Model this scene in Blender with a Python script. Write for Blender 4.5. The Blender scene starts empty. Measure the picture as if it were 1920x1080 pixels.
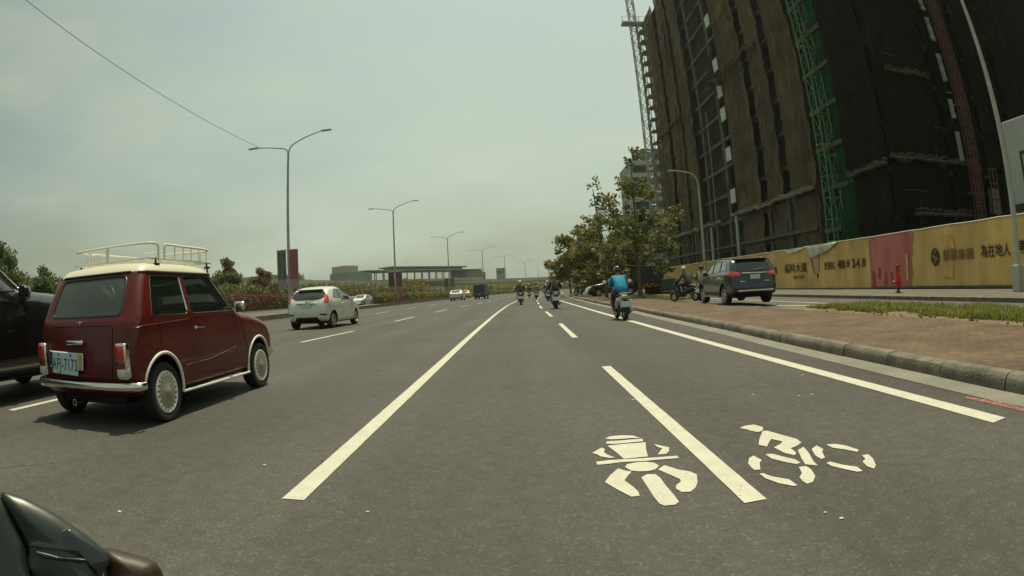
import bpy, bmesh, math, random
from mathutils import Vector, Matrix, noise
from mathutils.bvhtree import BVHTree
S = bpy.context.scene
COL = S.collection
R = math.radians
PI = math.pi

# ------------------------------------------------------------------ camera (wide action-camera lens)
cd = bpy.data.cameras.new('camera'); cam = bpy.data.objects.new('camera', cd); COL.objects.link(cam); S.camera = cam
cd.type = 'PANO'; cd.panorama_type = 'FISHEYE_LENS_POLYNOMIAL'
cd.sensor_width = 36; cd.sensor_fit = 'HORIZONTAL'; cd.fisheye_fov = 2.9
cd.fisheye_polynomial_k0 = 0
cd.fisheye_polynomial_k1 = -0.04675774309701088; cd.fisheye_polynomial_k2 = -0.0002297583962958782
cd.fisheye_polynomial_k3 = 1.6501394753478356e-05; cd.fisheye_polynomial_k4 = -1.0956682345093685e-06
cd.clip_start = .02; cd.clip_end = 6000
M3 = Matrix(((0.99841242, 0.05470159, 0.01343034), (0.01362882, -0.00325696, -0.99990182), (-0.05465248, 0.99849744, -0.0039973)))
cam.matrix_world = Matrix.Translation((0, 0, .98)) @ M3.to_4x4()

# ------------------------------------------------------------------ sky, sun, exposure
SUN_EL, SUN_AZ = 73, 14            # azimuth from +Y towards +X
w = bpy.data.worlds.new("World"); S.world = w; w.use_nodes = True
nt = w.node_tree; N = nt.nodes; L = nt.links; N.clear()
out = N.new('ShaderNodeOutputWorld'); bg = N.new('ShaderNodeBackground'); bg.inputs[1].default_value = .11
sky = N.new('ShaderNodeTexSky'); sky.sky_type = 'NISHITA'; sky.sun_disc = False
sky.sun_elevation = R(SUN_EL); sky.sun_rotation = R(SUN_AZ); sky.air_density = 1.4; sky.dust_density = 6; sky.ozone_density = .6
tc = N.new('ShaderNodeTexCoord'); mp = N.new('ShaderNodeMapping'); mp.inputs['Scale'].default_value = (1, 1, 3.2)
nz = N.new('ShaderNodeTexNoise'); nz.inputs['Scale'].default_value = 2.3; nz.inputs['Detail'].default_value = 5; nz.inputs['Roughness'].default_value = .5
rp = N.new('ShaderNodeValToRGB'); rp.color_ramp.elements[0].position = .38; rp.color_ramp.elements[1].position = .66
rp.color_ramp.elements[0].color = (.42, .42, .42, 1); rp.color_ramp.elements[1].color = (1, 1, 1, 1)
mx = N.new('ShaderNodeMix'); mx.data_type = 'RGBA'
tint = N.new('ShaderNodeMix'); tint.data_type = 'RGBA'; tint.blend_type = 'MULTIPLY'; tint.inputs[0].default_value = 1
L.new(tc.outputs['Generated'], mp.inputs[0]); L.new(mp.outputs[0], nz.inputs[0]); L.new(nz.outputs[0], rp.inputs[0])
L.new(rp.outputs[0], mx.inputs[0]); L.new(sky.outputs[0], mx.inputs[6]); mx.inputs[7].default_value = (5.0, 5.1, 5.0, 1)
L.new(mx.outputs[2], tint.inputs[6]); tint.inputs[7].default_value = (.88, 1.0, .83, 1)
# the hazy sky is brighter on the sun's side of the compass
dt = N.new('ShaderNodeVectorMath'); dt.operation = 'DOT_PRODUCT'; dt.inputs[1].default_value = (.62, .78, .1); L.new(tc.outputs['Generated'], dt.inputs[0])
mr = N.new('ShaderNodeMapRange'); mr.inputs[1].default_value = -.3; mr.inputs[2].default_value = .75; mr.inputs[3].default_value = .70; mr.inputs[4].default_value = 1.0; mr.interpolation_type = 'SMOOTHSTEP'; L.new(dt.outputs['Value'], mr.inputs[0])
dm = N.new('ShaderNodeVectorMath'); dm.operation = 'SCALE'; L.new(tint.outputs[2], dm.inputs[0]); L.new(mr.outputs[0], dm.inputs['Scale'])
L.new(dm.outputs[0], bg.inputs[0]); L.new(bg.outputs[0], out.inputs[0])
sl = bpy.data.lights.new('sun', 'SUN'); sl.energy = 3.6; sl.angle = R(.9); sl.color = (1, .92, .68)
so = bpy.data.objects.new('sun', sl); COL.objects.link(so)
sd = Vector((math.sin(R(SUN_AZ)) * math.cos(R(SUN_EL)), math.cos(R(SUN_AZ)) * math.cos(R(SUN_EL)), math.sin(R(SUN_EL))))
so.rotation_euler = sd.to_track_quat('Z', 'Y').to_euler(); so.location = (0, 0, 80)
S.view_settings.view_transform = 'Standard'; S.view_settings.look = 'None'; S.view_settings.gamma = 1
S.view_settings.exposure = .17
S.cycles.max_bounces = 6; S.cycles.transparent_max_bounces = 24; S.cycles.use_denoising = True
S.cycles.caustics_reflective = False; S.cycles.caustics_refractive = False

# ------------------------------------------------------------------ helpers
def link_mesh(name, bm, m, parent=None, smooth=None, recalc=True):
    if recalc: bmesh.ops.recalc_face_normals(bm, faces=bm.faces)
    me = bpy.data.meshes.new(name); bm.to_mesh(me); bm.free()
    for k in (m if isinstance(m, (list, tuple)) else [m]): me.materials.append(k)
    if smooth is not None:
        me.polygons.foreach_set('use_smooth', [True] * len(me.polygons)); me.set_sharp_from_angle(angle=R(smooth))
    o = bpy.data.objects.new(name, me); COL.objects.link(o)
    if parent: o.parent = parent
    return o
def tag(o, label, cat, group=None, kind=None):
    o['label'] = label; o['category'] = cat
    if group: o['group'] = group
    if kind: o['kind'] = kind
    return o
def struct(o, label=None, kind='structure'):
    o['kind'] = kind
    if label: o['label'] = label
    return o
def thing(name, label, cat, loc=(0, 0, 0), rz=0, group=None, scale=1):
    o = bpy.data.objects.new(name, None); COL.objects.link(o); o.location = loc; o.rotation_euler = (0, 0, rz); o.scale = (scale,) * 3
    o.empty_display_size = .3
    return tag(o, label, cat, group)
def copy_tree(o, parent=None):
    c = o.copy(); COL.objects.link(c)
    if parent: c.parent = parent
    for ch in list(o.children): copy_tree(ch, c)
    return c
def box(bm, x0, x1, y0, y1, z0, z1, mi=0):
    v = [bm.verts.new(p) for p in ((x0, y0, z0), (x1, y0, z0), (x1, y1, z0), (x0, y1, z0), (x0, y0, z1), (x1, y0, z1), (x1, y1, z1), (x0, y1, z1))]
    for f in ((3, 2, 1, 0), (4, 5, 6, 7), (0, 1, 5, 4), (1, 2, 6, 5), (2, 3, 7, 6), (3, 0, 4, 7)):
        bm.faces.new([v[i] for i in f]).material_index = mi
    return v
def rbox(x0, x1, y0, y1, z0, z1, b=.01, seg=2):
    bm = bmesh.new(); box(bm, x0, x1, y0, y1, z0, z1)
    bmesh.ops.bevel(bm, geom=bm.edges[:], offset=b, segments=seg, affect='EDGES', profile=.5)
    return bm
def tube(bm, pts, r, n=8, closed=False, cap=True, r1=None):
    pts = [Vector(p) for p in pts]; k = len(pts); rings = []; up = None
    for i, p in enumerate(pts):
        a = pts[i - 1] if (i or closed) else p; b = pts[(i + 1) % k] if (i < k - 1 or closed) else p
        t = (b - a); t = t.normalized() if t.length > 1e-9 else Vector((0, 0, 1))
        if up is None: up = Vector((0, 0, 1)) if abs(t.z) < .9 else Vector((1, 0, 0))
        u = (up - t * up.dot(t))
        if u.length < 1e-4: u = t.orthogonal()
        u.normalize(); v = t.cross(u); up = u
        rr = r if r1 is None else r + (r1 - r) * i / max(1, k - 1)
        if isinstance(r, (list, tuple)): rr = r[i]
        rings.append([bm.verts.new(p + (u * math.cos(2 * PI * j / n) + v * math.sin(2 * PI * j / n)) * rr) for j in range(n)])
    m = k if closed else k - 1
    for i in range(m):
        A, B = rings[i], rings[(i + 1) % k]
        for j in range(n): bm.faces.new((A[j], A[(j + 1) % n], B[(j + 1) % n], B[j]))
    if cap and not closed:
        bm.faces.new(rings[0][::-1]); bm.faces.new(rings[-1])
def lathe(bm, prof, n=24, axis='z', o=(0, 0, 0), cap=False):
    rings = []
    for (r, h) in prof:
        ring = []
        for j in range(n):
            a = 2 * PI * j / n; c, s = math.cos(a) * r, math.sin(a) * r
            p = (c, s, h) if axis == 'z' else ((h, c, s) if axis == 'x' else (c, h, s))
            ring.append(bm.verts.new((p[0] + o[0], p[1] + o[1], p[2] + o[2])))
        rings.append(ring)
    for A, B in zip(rings, rings[1:]):
        for j in range(n): bm.faces.new((A[j], A[(j + 1) % n], B[(j + 1) % n], B[j]))
    if cap: bm.faces.new(rings[0][::-1]); bm.faces.new(rings[-1])
def loft(bm, secs, n=16, e=2.6, cap=True):
    """secs: (y, cx, cz, hw, hh) superellipse rings along y"""
    rings = []
    for (y, cx, cz, hw, hh) in secs:
        ring = []
        for j in range(n):
            a = 2 * PI * j / n; c, s = math.cos(a), math.sin(a)
            ring.append(bm.verts.new((cx + hw * math.copysign(abs(c) ** (2 / e), c), y, cz + hh * math.copysign(abs(s) ** (2 / e), s))))
        rings.append(ring)
    for A, B in zip(rings, rings[1:]):
        for j in range(n): bm.faces.new((A[j], A[(j + 1) % n], B[(j + 1) % n], B[j]))
    if cap: bm.faces.new(rings[0][::-1]); bm.faces.new(rings[-1])
def flat(bm, pts, z=0.0):
    f = bm.faces.new([bm.verts.new((p[0], p[1], z if len(p) < 3 else p[2])) for p in pts])
    return f
def spline(pts, sub=6, closed=False):
    P = [Vector(p) for p in pts]; k = len(P); o = []
    rng = range(k) if closed else range(k - 1)
    for i in rng:
        p1, p2 = P[i], P[(i + 1) % k]
        p0 = P[i - 1] if (i or closed) else p1 * 2 - p2
        p3 = P[(i + 2) % k] if (i + 2 < k or closed) else p2 * 2 - p1
        for s in range(sub):
            t = s / sub
            o.append(.5 * ((2 * p1) + (p2 - p0) * t + (2 * p0 - 5 * p1 + 4 * p2 - p3) * t * t + (3 * p1 - p0 - 3 * p2 + p3) * t ** 3))
    if not closed: o.append(P[-1])
    return o
def lerpk(keys, y):
    if y <= keys[0][0]: return keys[0][1]
    for (a, va), (b, vb) in zip(keys, keys[1:]):
        if y <= b: return va + (vb - va) * (y - a) / (b - a)
    return keys[-1][1]

# ------------------------------------------------------------------ materials
def mat(name, col, rough=.6, metal=0, coat=0, spec=.5, var=0, vscale=3, bump=0, bscale=20, col2=None, stretch=(1, 1, 1), coords='Object', tr=0, trcol=None, alpha=1, bdist=.02):
    m = bpy.data.materials.new(name); m.use_nodes = True; t = m.node_tree; n = t.nodes; l = t.links
    b = n['Principled BSDF']; b.inputs['Base Color'].default_value = (*col, 1); b.inputs['Roughness'].default_value = rough
    b.inputs['Metallic'].default_value = metal; b.inputs['Coat Weight'].default_value = coat; b.inputs['Coat Roughness'].default_value = .04
    b.inputs['Specular IOR Level'].default_value = spec
    b.inputs['Alpha'].default_value = alpha
    if var or bump:
        if coords == 'World': g = n.new('ShaderNodeNewGeometry').outputs['Position']
        else: g = n.new('ShaderNodeTexCoord').outputs['Object']
        mpn = n.new('ShaderNodeMapping'); mpn.inputs['Scale'].default_value = stretch; l.new(g, mpn.inputs[0])
    if var:
        z = n.new('ShaderNodeTexNoise'); z.inputs['Scale'].default_value = vscale; z.inputs['Detail'].default_value = 5; z.inputs['Roughness'].default_value = .6
        l.new(mpn.outputs[0], z.inputs[0])
        r_ = n.new('ShaderNodeValToRGB'); r_.color_ramp.elements[0].position = .32; r_.color_ramp.elements[1].position = .68
        c2 = col2 or tuple(c * (1 - var) for c in col)
        r_.color_ramp.elements[0].color = (*c2, 1); r_.color_ramp.elements[1].color = (*(tuple(min(1, c * (1 + var * .6)) for c in col) if not col2 else col), 1)
        l.new(z.outputs[0], r_.inputs[0]); l.new(r_.outputs[0], b.inputs['Base Color'])
    if bump:
        z2 = n.new('ShaderNodeTexNoise'); z2.inputs['Scale'].default_value = bscale; z2.inputs['Detail'].default_value = 4
        l.new(mpn.outputs[0], z2.inputs[0]); bn = n.new('ShaderNodeBump'); bn.inputs['Strength'].default_value = bump; bn.inputs['Distance'].default_value = bdist
        l.new(z2.outputs[0], bn.inputs['Height']); l.new(bn.outputs[0], b.inputs['Normal'])
    if tr:
        td = n.new('ShaderNodeBsdfTranslucent'); td.inputs[0].default_value = (*(trcol or col), 1)
        ms = n.new('ShaderNodeMixShader'); ms.inputs[0].default_value = tr; l.new(b.outputs[0], ms.inputs[1]); l.new(td.outputs[0], ms.inputs[2])
        l.new(ms.outputs[0], n['Material Output'].inputs[0])
    return m
def glassmat(name, col, see=.6, rough=.03, sheen=.10):
    m = bpy.data.materials.new(name); m.use_nodes = True; t = m.node_tree; n = t.nodes; l = t.links; n.remove(n['Principled BSDF'])
    tr_ = n.new('ShaderNodeBsdfTransparent'); tr_.inputs[0].default_value = (*[c * see for c in col], 1)
    gl = n.new('ShaderNodeBsdfGlossy'); gl.inputs['Roughness'].default_value = rough; gl.inputs[0].default_value = (.9, .95, .92, 1)
    fr = n.new('ShaderNodeFresnel'); fr.inputs[0].default_value = 1.6
    ms = n.new('ShaderNodeMixShader'); l.new(fr.outputs[0], ms.inputs[0]); l.new(tr_.outputs[0], ms.inputs[1]); l.new(gl.outputs[0], ms.inputs[2]); 
    df = n.new('ShaderNodeBsdfDiffuse'); df.inputs[0].default_value = (.32, .38, .34, 1); m2_ = n.new('ShaderNodeMixShader'); m2_.inputs[0].default_value = sheen  # weak grey-green diffuse colour stands in for stronger reflection on the glass
    l.new(ms.outputs[0], m2_.inputs[1]); l.new(df.outputs[0], m2_.inputs[2]); l.new(m2_.outputs[0], n['Material Output'].inputs[0])
    return m

def asphalt_mat(name, base, coarse=1.0, tone=(1, .94, .83)):
    m = bpy.data.materials.new(name); m.use_nodes = True; t = m.node_tree; n = t.nodes; l = t.links; b = n['Principled BSDF']
    pos = n.new('ShaderNodeNewGeometry').outputs['Position']
    def noi(sc, det, st=(1, 1, 1)):
        mp_ = n.new('ShaderNodeMapping'); mp_.inputs['Scale'].default_value = st; l.new(pos, mp_.inputs[0])
        z = n.new('ShaderNodeTexNoise'); z.inputs['Scale'].default_value = sc; z.inputs['Detail'].default_value = det; l.new(mp_.outputs[0], z.inputs[0]); return z.outputs[0]
    def ramp(src, p0, c0, p1, c1):
        r_ = n.new('ShaderNodeValToRGB'); r_.color_ramp.elements[0].position = p0; r_.color_ramp.elements[0].color = (c0, c0, c0, 1)
        r_.color_ramp.elements[1].position = p1; r_.color_ramp.elements[1].color = (c1, c1, c1, 1); l.new(src, r_.inputs[0]); return r_.outputs[0]
    def mul(a, c):
        x = n.new('ShaderNodeMix'); x.data_type = 'RGBA'; x.blend_type = 'MULTIPLY'; x.inputs[0].default_value = 1; l.new(a, x.inputs[6])
        if isinstance(c, tuple): x.inputs[7].default_value = (*c, 1)
        else: l.new(c, x.inputs[7])
        return x.outputs[2]
    big = ramp(noi(.35, 4), .3, .86, .7, 1.1)
    streak = ramp(noi(1.2, 5, (1.6, .06, 1)), .3, .88, .7, 1.08)
    med = ramp(noi(9, 4), .3, .86, .7, 1.1)
    fine = ramp(noi(120, 3), .28, .70, .72, 1.3)
    v = n.new('ShaderNodeTexVoronoi'); v.inputs['Scale'].default_value = 75; l.new(pos, v.inputs[0])
    vc = n.new('ShaderNodeSeparateColor'); l.new(v.outputs['Color'], vc.inputs[0])
    agg = ramp(vc.outputs[0], .80, 1.0, .99, 1.0 + 1.3 * coarse)
    agd = ramp(vc.outputs[1], .0, 1.0 - .45 * coarse, .25, 1.0)
    c = mul(big, tuple(base * k for k in tone)); c = mul(c, streak); c = mul(c, med); c = mul(c, fine); c = mul(c, agg); c = mul(c, agd)
    # rare pale stone chips
    v2 = n.new('ShaderNodeTexVoronoi'); v2.inputs['Scale'].default_value = 6; l.new(pos, v2.inputs[0])
    chip = ramp(v2.outputs['Distance'], .03, 1.9, .045, 1.0)
    c = mul(c, chip)
    # wheel tracks and oil band of each lane, wandering a little; fine cracks
    sx_ = n.new('ShaderNodeSeparateXYZ'); l.new(pos, sx_.inputs[0])
    wob = n.new('ShaderNodeMath'); wob.operation = 'MULTIPLY_ADD'; l.new(noi(.5, 3, (.2, .25, 1)), wob.inputs[0]); wob.inputs[1].default_value = 1.1; l.new(sx_.outputs[0], wob.inputs[2])
    pp = n.new('ShaderNodeMath'); pp.operation = 'PINGPONG'; pp.inputs[1].default_value = .95; l.new(wob.outputs[0], pp.inputs[0])
    c = mul(c, ramp(pp.outputs[0], .1, .90, .75, 1.05))
    vc3 = n.new('ShaderNodeTexVoronoi'); vc3.feature = 'DISTANCE_TO_EDGE'; vc3.inputs['Scale'].default_value = .45
    wp = n.new('ShaderNodeMix'); wp.data_type = 'VECTOR'; wp.inputs[0].default_value = .25
    nc = n.new('ShaderNodeTexNoise'); nc.inputs['Scale'].default_value = 1.5; nc.inputs['Detail'].default_value = 6; l.new(pos, nc.inputs[0]); l.new(pos, wp.inputs[4]); l.new(nc.outputs['Color'], wp.inputs[5]); l.new(wp.outputs[1], vc3.inputs[0])
    crk = ramp(vc3.outputs['Distance'], .0015, .45, .005, 1.0); msk = ramp(noi(.22, 2), .56, 0, .60, 1)
    cm = n.new('ShaderNodeMix'); cm.data_type = 'RGBA'; l.new(msk, cm.inputs[0]); cm.inputs[6].default_value = (1, 1, 1, 1); l.new(crk, cm.inputs[7]); c = mul(c, cm.outputs[2])
    oil = ramp(noi(2.2, 2, (1, .5, 1)), .68, 1.0, .78, .72); c = mul(c, oil)
    l.new(c, b.inputs['Base Color']); b.inputs['Roughness'].default_value = .82; b.inputs['Specular IOR Level'].default_value = .35
    bn = n.new('ShaderNodeBump'); bn.inputs['Strength'].default_value = .5; bn.inputs['Distance'].default_value = .006
    l.new(noi(110, 3), bn.inputs['Height']); l.new(bn.outputs[0], b.inputs['Normal'])
    return m

def paint_mat(name, col, wear=.5):
    m = mat(name, col, .65, var=.1, vscale=6, bump=.3, bscale=120, coords='World', bdist=.004)
    t = m.node_tree; n = t.nodes; l = t.links; b = n['Principled BSDF']
    pos = n.new('ShaderNodeNewGeometry').outputs['Position']
    z = n.new('ShaderNodeTexNoise'); z.inputs['Scale'].default_value = 45; z.inputs['Detail'].default_value = 6; z.inputs['Roughness'].default_value = .75; l.new(pos, z.inputs[0])
    r_ = n.new('ShaderNodeValToRGB'); r_.color_ramp.elements[0].position = wear - .16; r_.color_ramp.elements[1].position = wear - .08
    l.new(z.outputs[0], r_.inputs[0]); l.new(r_.outputs[0], b.inputs['Alpha'])
    return m

MAT = {}
MAT['road'] = asphalt_mat('asphalt', .073, .4)
MAT['service'] = asphalt_mat('service asphalt', .10, .4)
MAT['paint'] = paint_mat('road paint', (.52, .50, .41), .475)
MAT['redpaint'] = paint_mat('red road paint', (.40, .15, .13), .60)
MAT['orangepaint'] = paint_mat('orange road paint', (.6, .25, .12), .5)
MAT['concrete'] = mat('concrete', (.125, .112, .085), .85, var=.35, vscale=2.5, bump=.5, bscale=40, coords='World')
MAT['gutter'] = mat('gutter concrete', (.20, .19, .155), .85, var=.22, vscale=1.3, bump=.3, bscale=60, coords='World')
MAT['kerbc'] = mat('kerb concrete', (.16, .145, .11), .9, var=.45, vscale=3.5, bump=.7, bscale=35, coords='World')
MAT['soil'] = mat('soil', (.11, .09, .05), .95, var=.4, vscale=.6, bump=.5, bscale=8, coords='World', col2=(.09, .10, .04))
MAT['black'] = mat('black plastic', (.012, .012, .011), .45)
MAT['rubber'] = mat('tyre rubber', (.018, .017, .015), .8, bump=.2, bscale=60)
MAT['dark'] = mat('dark underside', (.008, .008, .008), .8)
MAT['chrome'] = mat('chrome', (.75, .74, .70), .12, metal=1)
MAT['steel'] = mat('galvanised steel', (.42, .43, .40), .5, metal=.3, var=.12, vscale=4)
MAT['alloy'] = mat('alloy wheel', (.50, .49, .45), .35, metal=.5)
MAT['cover'] = mat('wheel cover', (.34, .32, .27), .45, metal=.3)
MAT['coverw'] = mat('wheel cover light', (.72, .70, .62), .45)
MAT['white'] = mat('white enamel', (.74, .72, .64), .35, var=.05)
MAT['plate'] = mat('number plate', (.50, .62, .62), .45)
MAT['plated'] = mat('plate lettering', (.03, .09, .10), .5)
MAT['redlens'] = mat('red lens', (.55, .03, .02), .15, coat=1)
MAT['dimred'] = mat('dark red lens', (.16, .015, .01), .2, coat=1)
MAT['clearlens'] = mat('clear lens', (.62, .60, .55), .15, coat=1)
MAT['glass'] = glassmat('tinted glass', (.80, .97, .88), .97, sheen=.025)
MAT['rglass'] = glassmat('rear glass', (.74, .94, .88), .9, sheen=.16)
MAT['dglass'] = mat('dark glass', (.012, .020, .018), .05, spec=.8, coat=.6)
MAT['bglass'] = mat('building glass', (.05, .08, .08), .1, spec=.7)
MAT['maroon'] = mat('maroon car paint', (.095, .0065, .005), .33, coat=.28, spec=.35)
MAT['cream'] = mat('cream roof paint', (.66, .62, .46), .35, coat=.5)
MAT['carwhite'] = mat('white car paint', (.66, .67, .60), .3, coat=.9)
MAT['charcoal'] = mat('charcoal car paint', (.030, .037, .036), .22, coat=1, metal=.3)
MAT['carblack'] = mat('black car paint', (.010, .011, .011), .25, coat=1, metal=.2)
MAT['silver'] = mat('silver car paint', (.42, .42, .38), .3, coat=.8, metal=.4)
MAT['greenfair'] = mat('dark green panel', (.010, .017, .012), .35, coat=.3, spec=.45)
MAT['brownfair'] = mat('brown panel', (.028, .015, .008), .5, coat=.1, var=.3, vscale=14)
MAT['bluetarp'] = mat('blue cab paint', (.035, .085, .095), .5, var=.2)
MAT['skin'] = mat('skin', (.36, .21, .13), .6)
MAT['trunk'] = mat('bark', (.13, .10, .065), .9, var=.4, vscale=8, bump=.6, bscale=25)
def leafmat(name, a, b_, tr=.3): return mat(name, a, .55, var=.4, vscale=1.1, col2=b_, tr=tr, trcol=tuple(min(1, k * 1.7) for k in a), coords='World')
MAT['leaf'] = leafmat('foliage green', (.125, .15, .032), (.05, .07, .018))
MAT['leafy'] = leafmat('foliage olive', (.19, .165, .042), (.085, .085, .024))
MAT['leafd'] = leafmat('foliage deep green', (.07, .10, .03), (.03, .05, .018))
MAT['leafb'] = leafmat('foliage brownish', (.13, .10, .035), (.07, .07, .022))
MAT['leafr'] = leafmat('foliage red', (.15, .045, .022), (.07, .05, .018))
MAT['grass'] = leafmat('grass', (.17, .195, .028), (.085, .12, .02), .35)

# ------------------------------------------------------------------ the road and its surroundings
def c(Y): return .00045 * max(0.0, min(Y, 420) - 38) ** 2 + (0 if Y < 420 else (Y - 420) * .34)
YS = [-40, -20, -8, -3] + [i * 2 for i in range(0, 25)] + [50 + i * 8 for i in range(0, 50)]
def strip(name, x0, x1, z, m, ys=YS, h=0.0, parent=None):
    """sheet (or kerb when h>0) following the road; x0/x1 numbers or functions of Y"""
    bm = bmesh.new(); fx = [x if callable(x) else (lambda Y, v=x: v + c(Y)) for x in (x0, x1)]
    rows = [[bm.verts.new((fx[0](Y), Y, z)), bm.verts.new((fx[1](Y), Y, z))] for Y in ys]
    top = [bm.faces.new((a[0], a[1], b[1], b[0])) for a, b in zip(rows, rows[1:])]
    if h:
        r = bmesh.ops.extrude_face_region(bm, geom=top)
        bmesh.ops.translate(bm, vec=(0, 0, h), verts=[g for g in r['geom'] if isinstance(g, bmesh.types.BMVert)])
    return link_mesh(name, bm, m, parent)
KX = [(-40, 3.62), (2.8, 3.66), (7.6, 3.74), (10.3, 3.86), (16.6, 3.97), (21, 4.1), (31, 4.16), (49, 4.6), (80, 5.5), (150, 5.2)]
kx = lambda Y: lerpk(KX, Y) + (c(Y) if Y > 80 else c(Y) * max(0, (Y - 38) / 42))
bm = bmesh.new(); flat(bm, [(-3000, -3000), (3000, -3000), (3000, 4000), (-3000, 4000)], -.03)
struct(link_mesh('ground', bm, MAT['soil']))
struct(strip('road', -14.75, lambda Y: kx(Y) - .33 + .02, 0, MAT['road']))
struct(strip('far_carriageway', -32.5, -16.6, 0, MAT['service']))
struct(strip('gutter', lambda Y: kx(Y) - .33, lambda Y: kx(Y) + .02, .004, MAT['gutter'], ys=[y for y in YS if y < 160]))
# kerb stones, each about a metre long, joints open by a few millimetres
bm = bmesh.new(); y = -6.0; rnd = random.Random(4)
while y < 110:
    ln = 1.0 if y < 40 else 4.0
    a, b_ = kx(y + .006), kx(y + ln - .006); dz = rnd.uniform(-.006, .006); zt = .135 + dz; j = rnd.uniform(-.006, .006)
    P = [(0, 0), (.0, .085), (.012, .115), (.04, zt), (.16, zt + .002), (.16, 0)]
    A = [bm.verts.new((a + j + p[0], y + .006, p[1])) for p in P]; B = [bm.verts.new((b_ + j + p[0], y + ln - .006, p[1])) for p in P]
    for k in range(len(P) - 1): bm.faces.new((A[k], B[k], B[k + 1], A[k + 1]))
    bm.faces.new(A[::-1]); bm.faces.new(B); y += ln
struct(link_mesh('kerb', bm, MAT['kerbc'], smooth=35))
# red block paving
m = bpy.data.materials.new('red pavers'); m.use_nodes = True; t = m.node_tree; n = t.nodes; l = t.links; b = n['Principled BSDF']
pos = n.new('ShaderNodeNewGeometry').outputs['Position']
mp_ = n.new('ShaderNodeMapping'); mp_.inputs['Rotation'].default_value = (0, 0, R(90)); l.new(pos, mp_.inputs[0])
br = n.new('ShaderNodeTexBrick'); br.inputs['Scale'].default_value = 1; br.inputs['Brick Width'].default_value = .2; br.inputs['Row Height'].default_value = .1
br.inputs['Mortar Size'].default_value = .007; br.inputs['Mortar Smooth'].default_value = .3; br.inputs['Bias'].default_value = -.1
br.inputs['Color1'].default_value = (.150, .093, .062, 1); br.inputs['Color2'].default_value = (.108, .070, .048, 1); br.inputs['Mortar'].default_value = (.07, .06, .04, 1)
l.new(mp_.outputs[0], br.inputs[0])
z1 = n.new('ShaderNodeTexNoise'); z1.inputs['Scale'].default_value = 1.3; z1.inputs['Detail'].default_value = 9; z1.inputs['Roughness'].default_value = .65; l.new(pos, z1.inputs[0])
r1 = n.new('ShaderNodeValToRGB'); r1.color_ramp.elements[0].position = .3; r1.color_ramp.elements[0].color = (.50, .50, .46, 1); r1.color_ramp.elements[1].position = .68; r1.color_ramp.elements[1].color = (1.25, 1.2, 1.1, 1); l.new(z1.outputs[0], r1.inputs[0])
mm = n.new('ShaderNodeMix'); mm.data_type = 'RGBA'; mm.blend_type = 'MULTIPLY'; mm.inputs[0].default_value = 1; l.new(br.outputs[0], mm.inputs[6]); l.new(r1.outputs[0], mm.inputs[7])
l.new(mm.outputs[2], b.inputs['Base Color']); b.inputs['Roughness'].default_value = .9
bn = n.new('ShaderNodeBump'); bn.inputs['Distance'].default_value = .02; bn.inputs['Strength'].default_value = .7; l.new(br.outputs[1], bn.inputs['Height']); bn.invert = True; l.new(bn.outputs[0], b.inputs['Normal'])
MAT['paver'] = m
ys2 = [-20, -8] + [i * .5 for i in range(-4, 120)] + list(range(60, 160, 5))
bm = bmesh.new(); cols = 14; grid = []
for Y in ys2:
    a = kx(Y) + .16; e = 6.75 + (0 if Y < 34 else (Y - 34) * .02) + .06 * math.sin(Y * .9); e = max(e, a + 1.2)
    grid.append([bm.verts.new((a + (e - a) * k / cols, Y, .132 + (noise.noise(Vector((a + (e - a) * k / cols, Y * .8, 3)) * 1.3) * .022 if 0 < k else 0))) for k in range(cols + 1)])
for A, B in zip(grid, grid[1:]):
    for k in range(cols): bm.faces.new((A[k], A[k + 1], B[k + 1], B[k]))
struct(link_mesh('pavement', bm, MAT['paver'], smooth=60))
# soil verge, service road, far kerb and pavement by the hoarding
bm = bmesh.new(); grid = []
for Y in [y for y in ys2 if y <= 14.5]:
    a = 6.72 + .06 * math.sin(Y * .9); e = 9.0 - max(0, Y - 11) * .5
    grid.append([bm.verts.new((a + (e - a) * k / 6, Y, .11 + .05 * math.sin(PI * k / 6) + noise.noise(Vector((k * .6, Y, 9))) * .02)) for k in range(7)])
for A, B in zip(grid, grid[1:]):
    for k in range(6): bm.faces.new((A[k], A[k + 1], B[k + 1], B[k]))
struct(link_mesh('soil_verge', bm, mat('dry soil', (.17, .125, .07), .95, var=.4, vscale=3, bump=.5, bscale=20, coords='World'), smooth=60))
bm = bmesh.new(); flat(bm, [(6.6, -30), (11.35, -30), (11.35, 90), (6.6, 90)], .05); struct(link_mesh('service_road', bm, MAT['service']))
bm = bmesh.new(); box(bm, 11.35, 11.5, -30, 90, -.02, .16); struct(link_mesh('far_kerb', bm, MAT['kerbc']))
bm = bmesh.new(); flat(bm, [(11.5, -30), (15.6, -30), (15.6, 90), (11.5, 90)], .155); struct(link_mesh('far_pavement', bm, MAT['concrete']))
bm = bmesh.new(); flat(bm, [(15.6, -60), (70, -60), (70, 130), (15.6, 130)], .0); struct(link_mesh('site_ground', bm, MAT['soil']))
# median
struct(strip('median', -16.62, -14.75, -.01, MAT['kerbc'], ys=[-30] + [y for y in YS if 0 <= y], h=.31))
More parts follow.
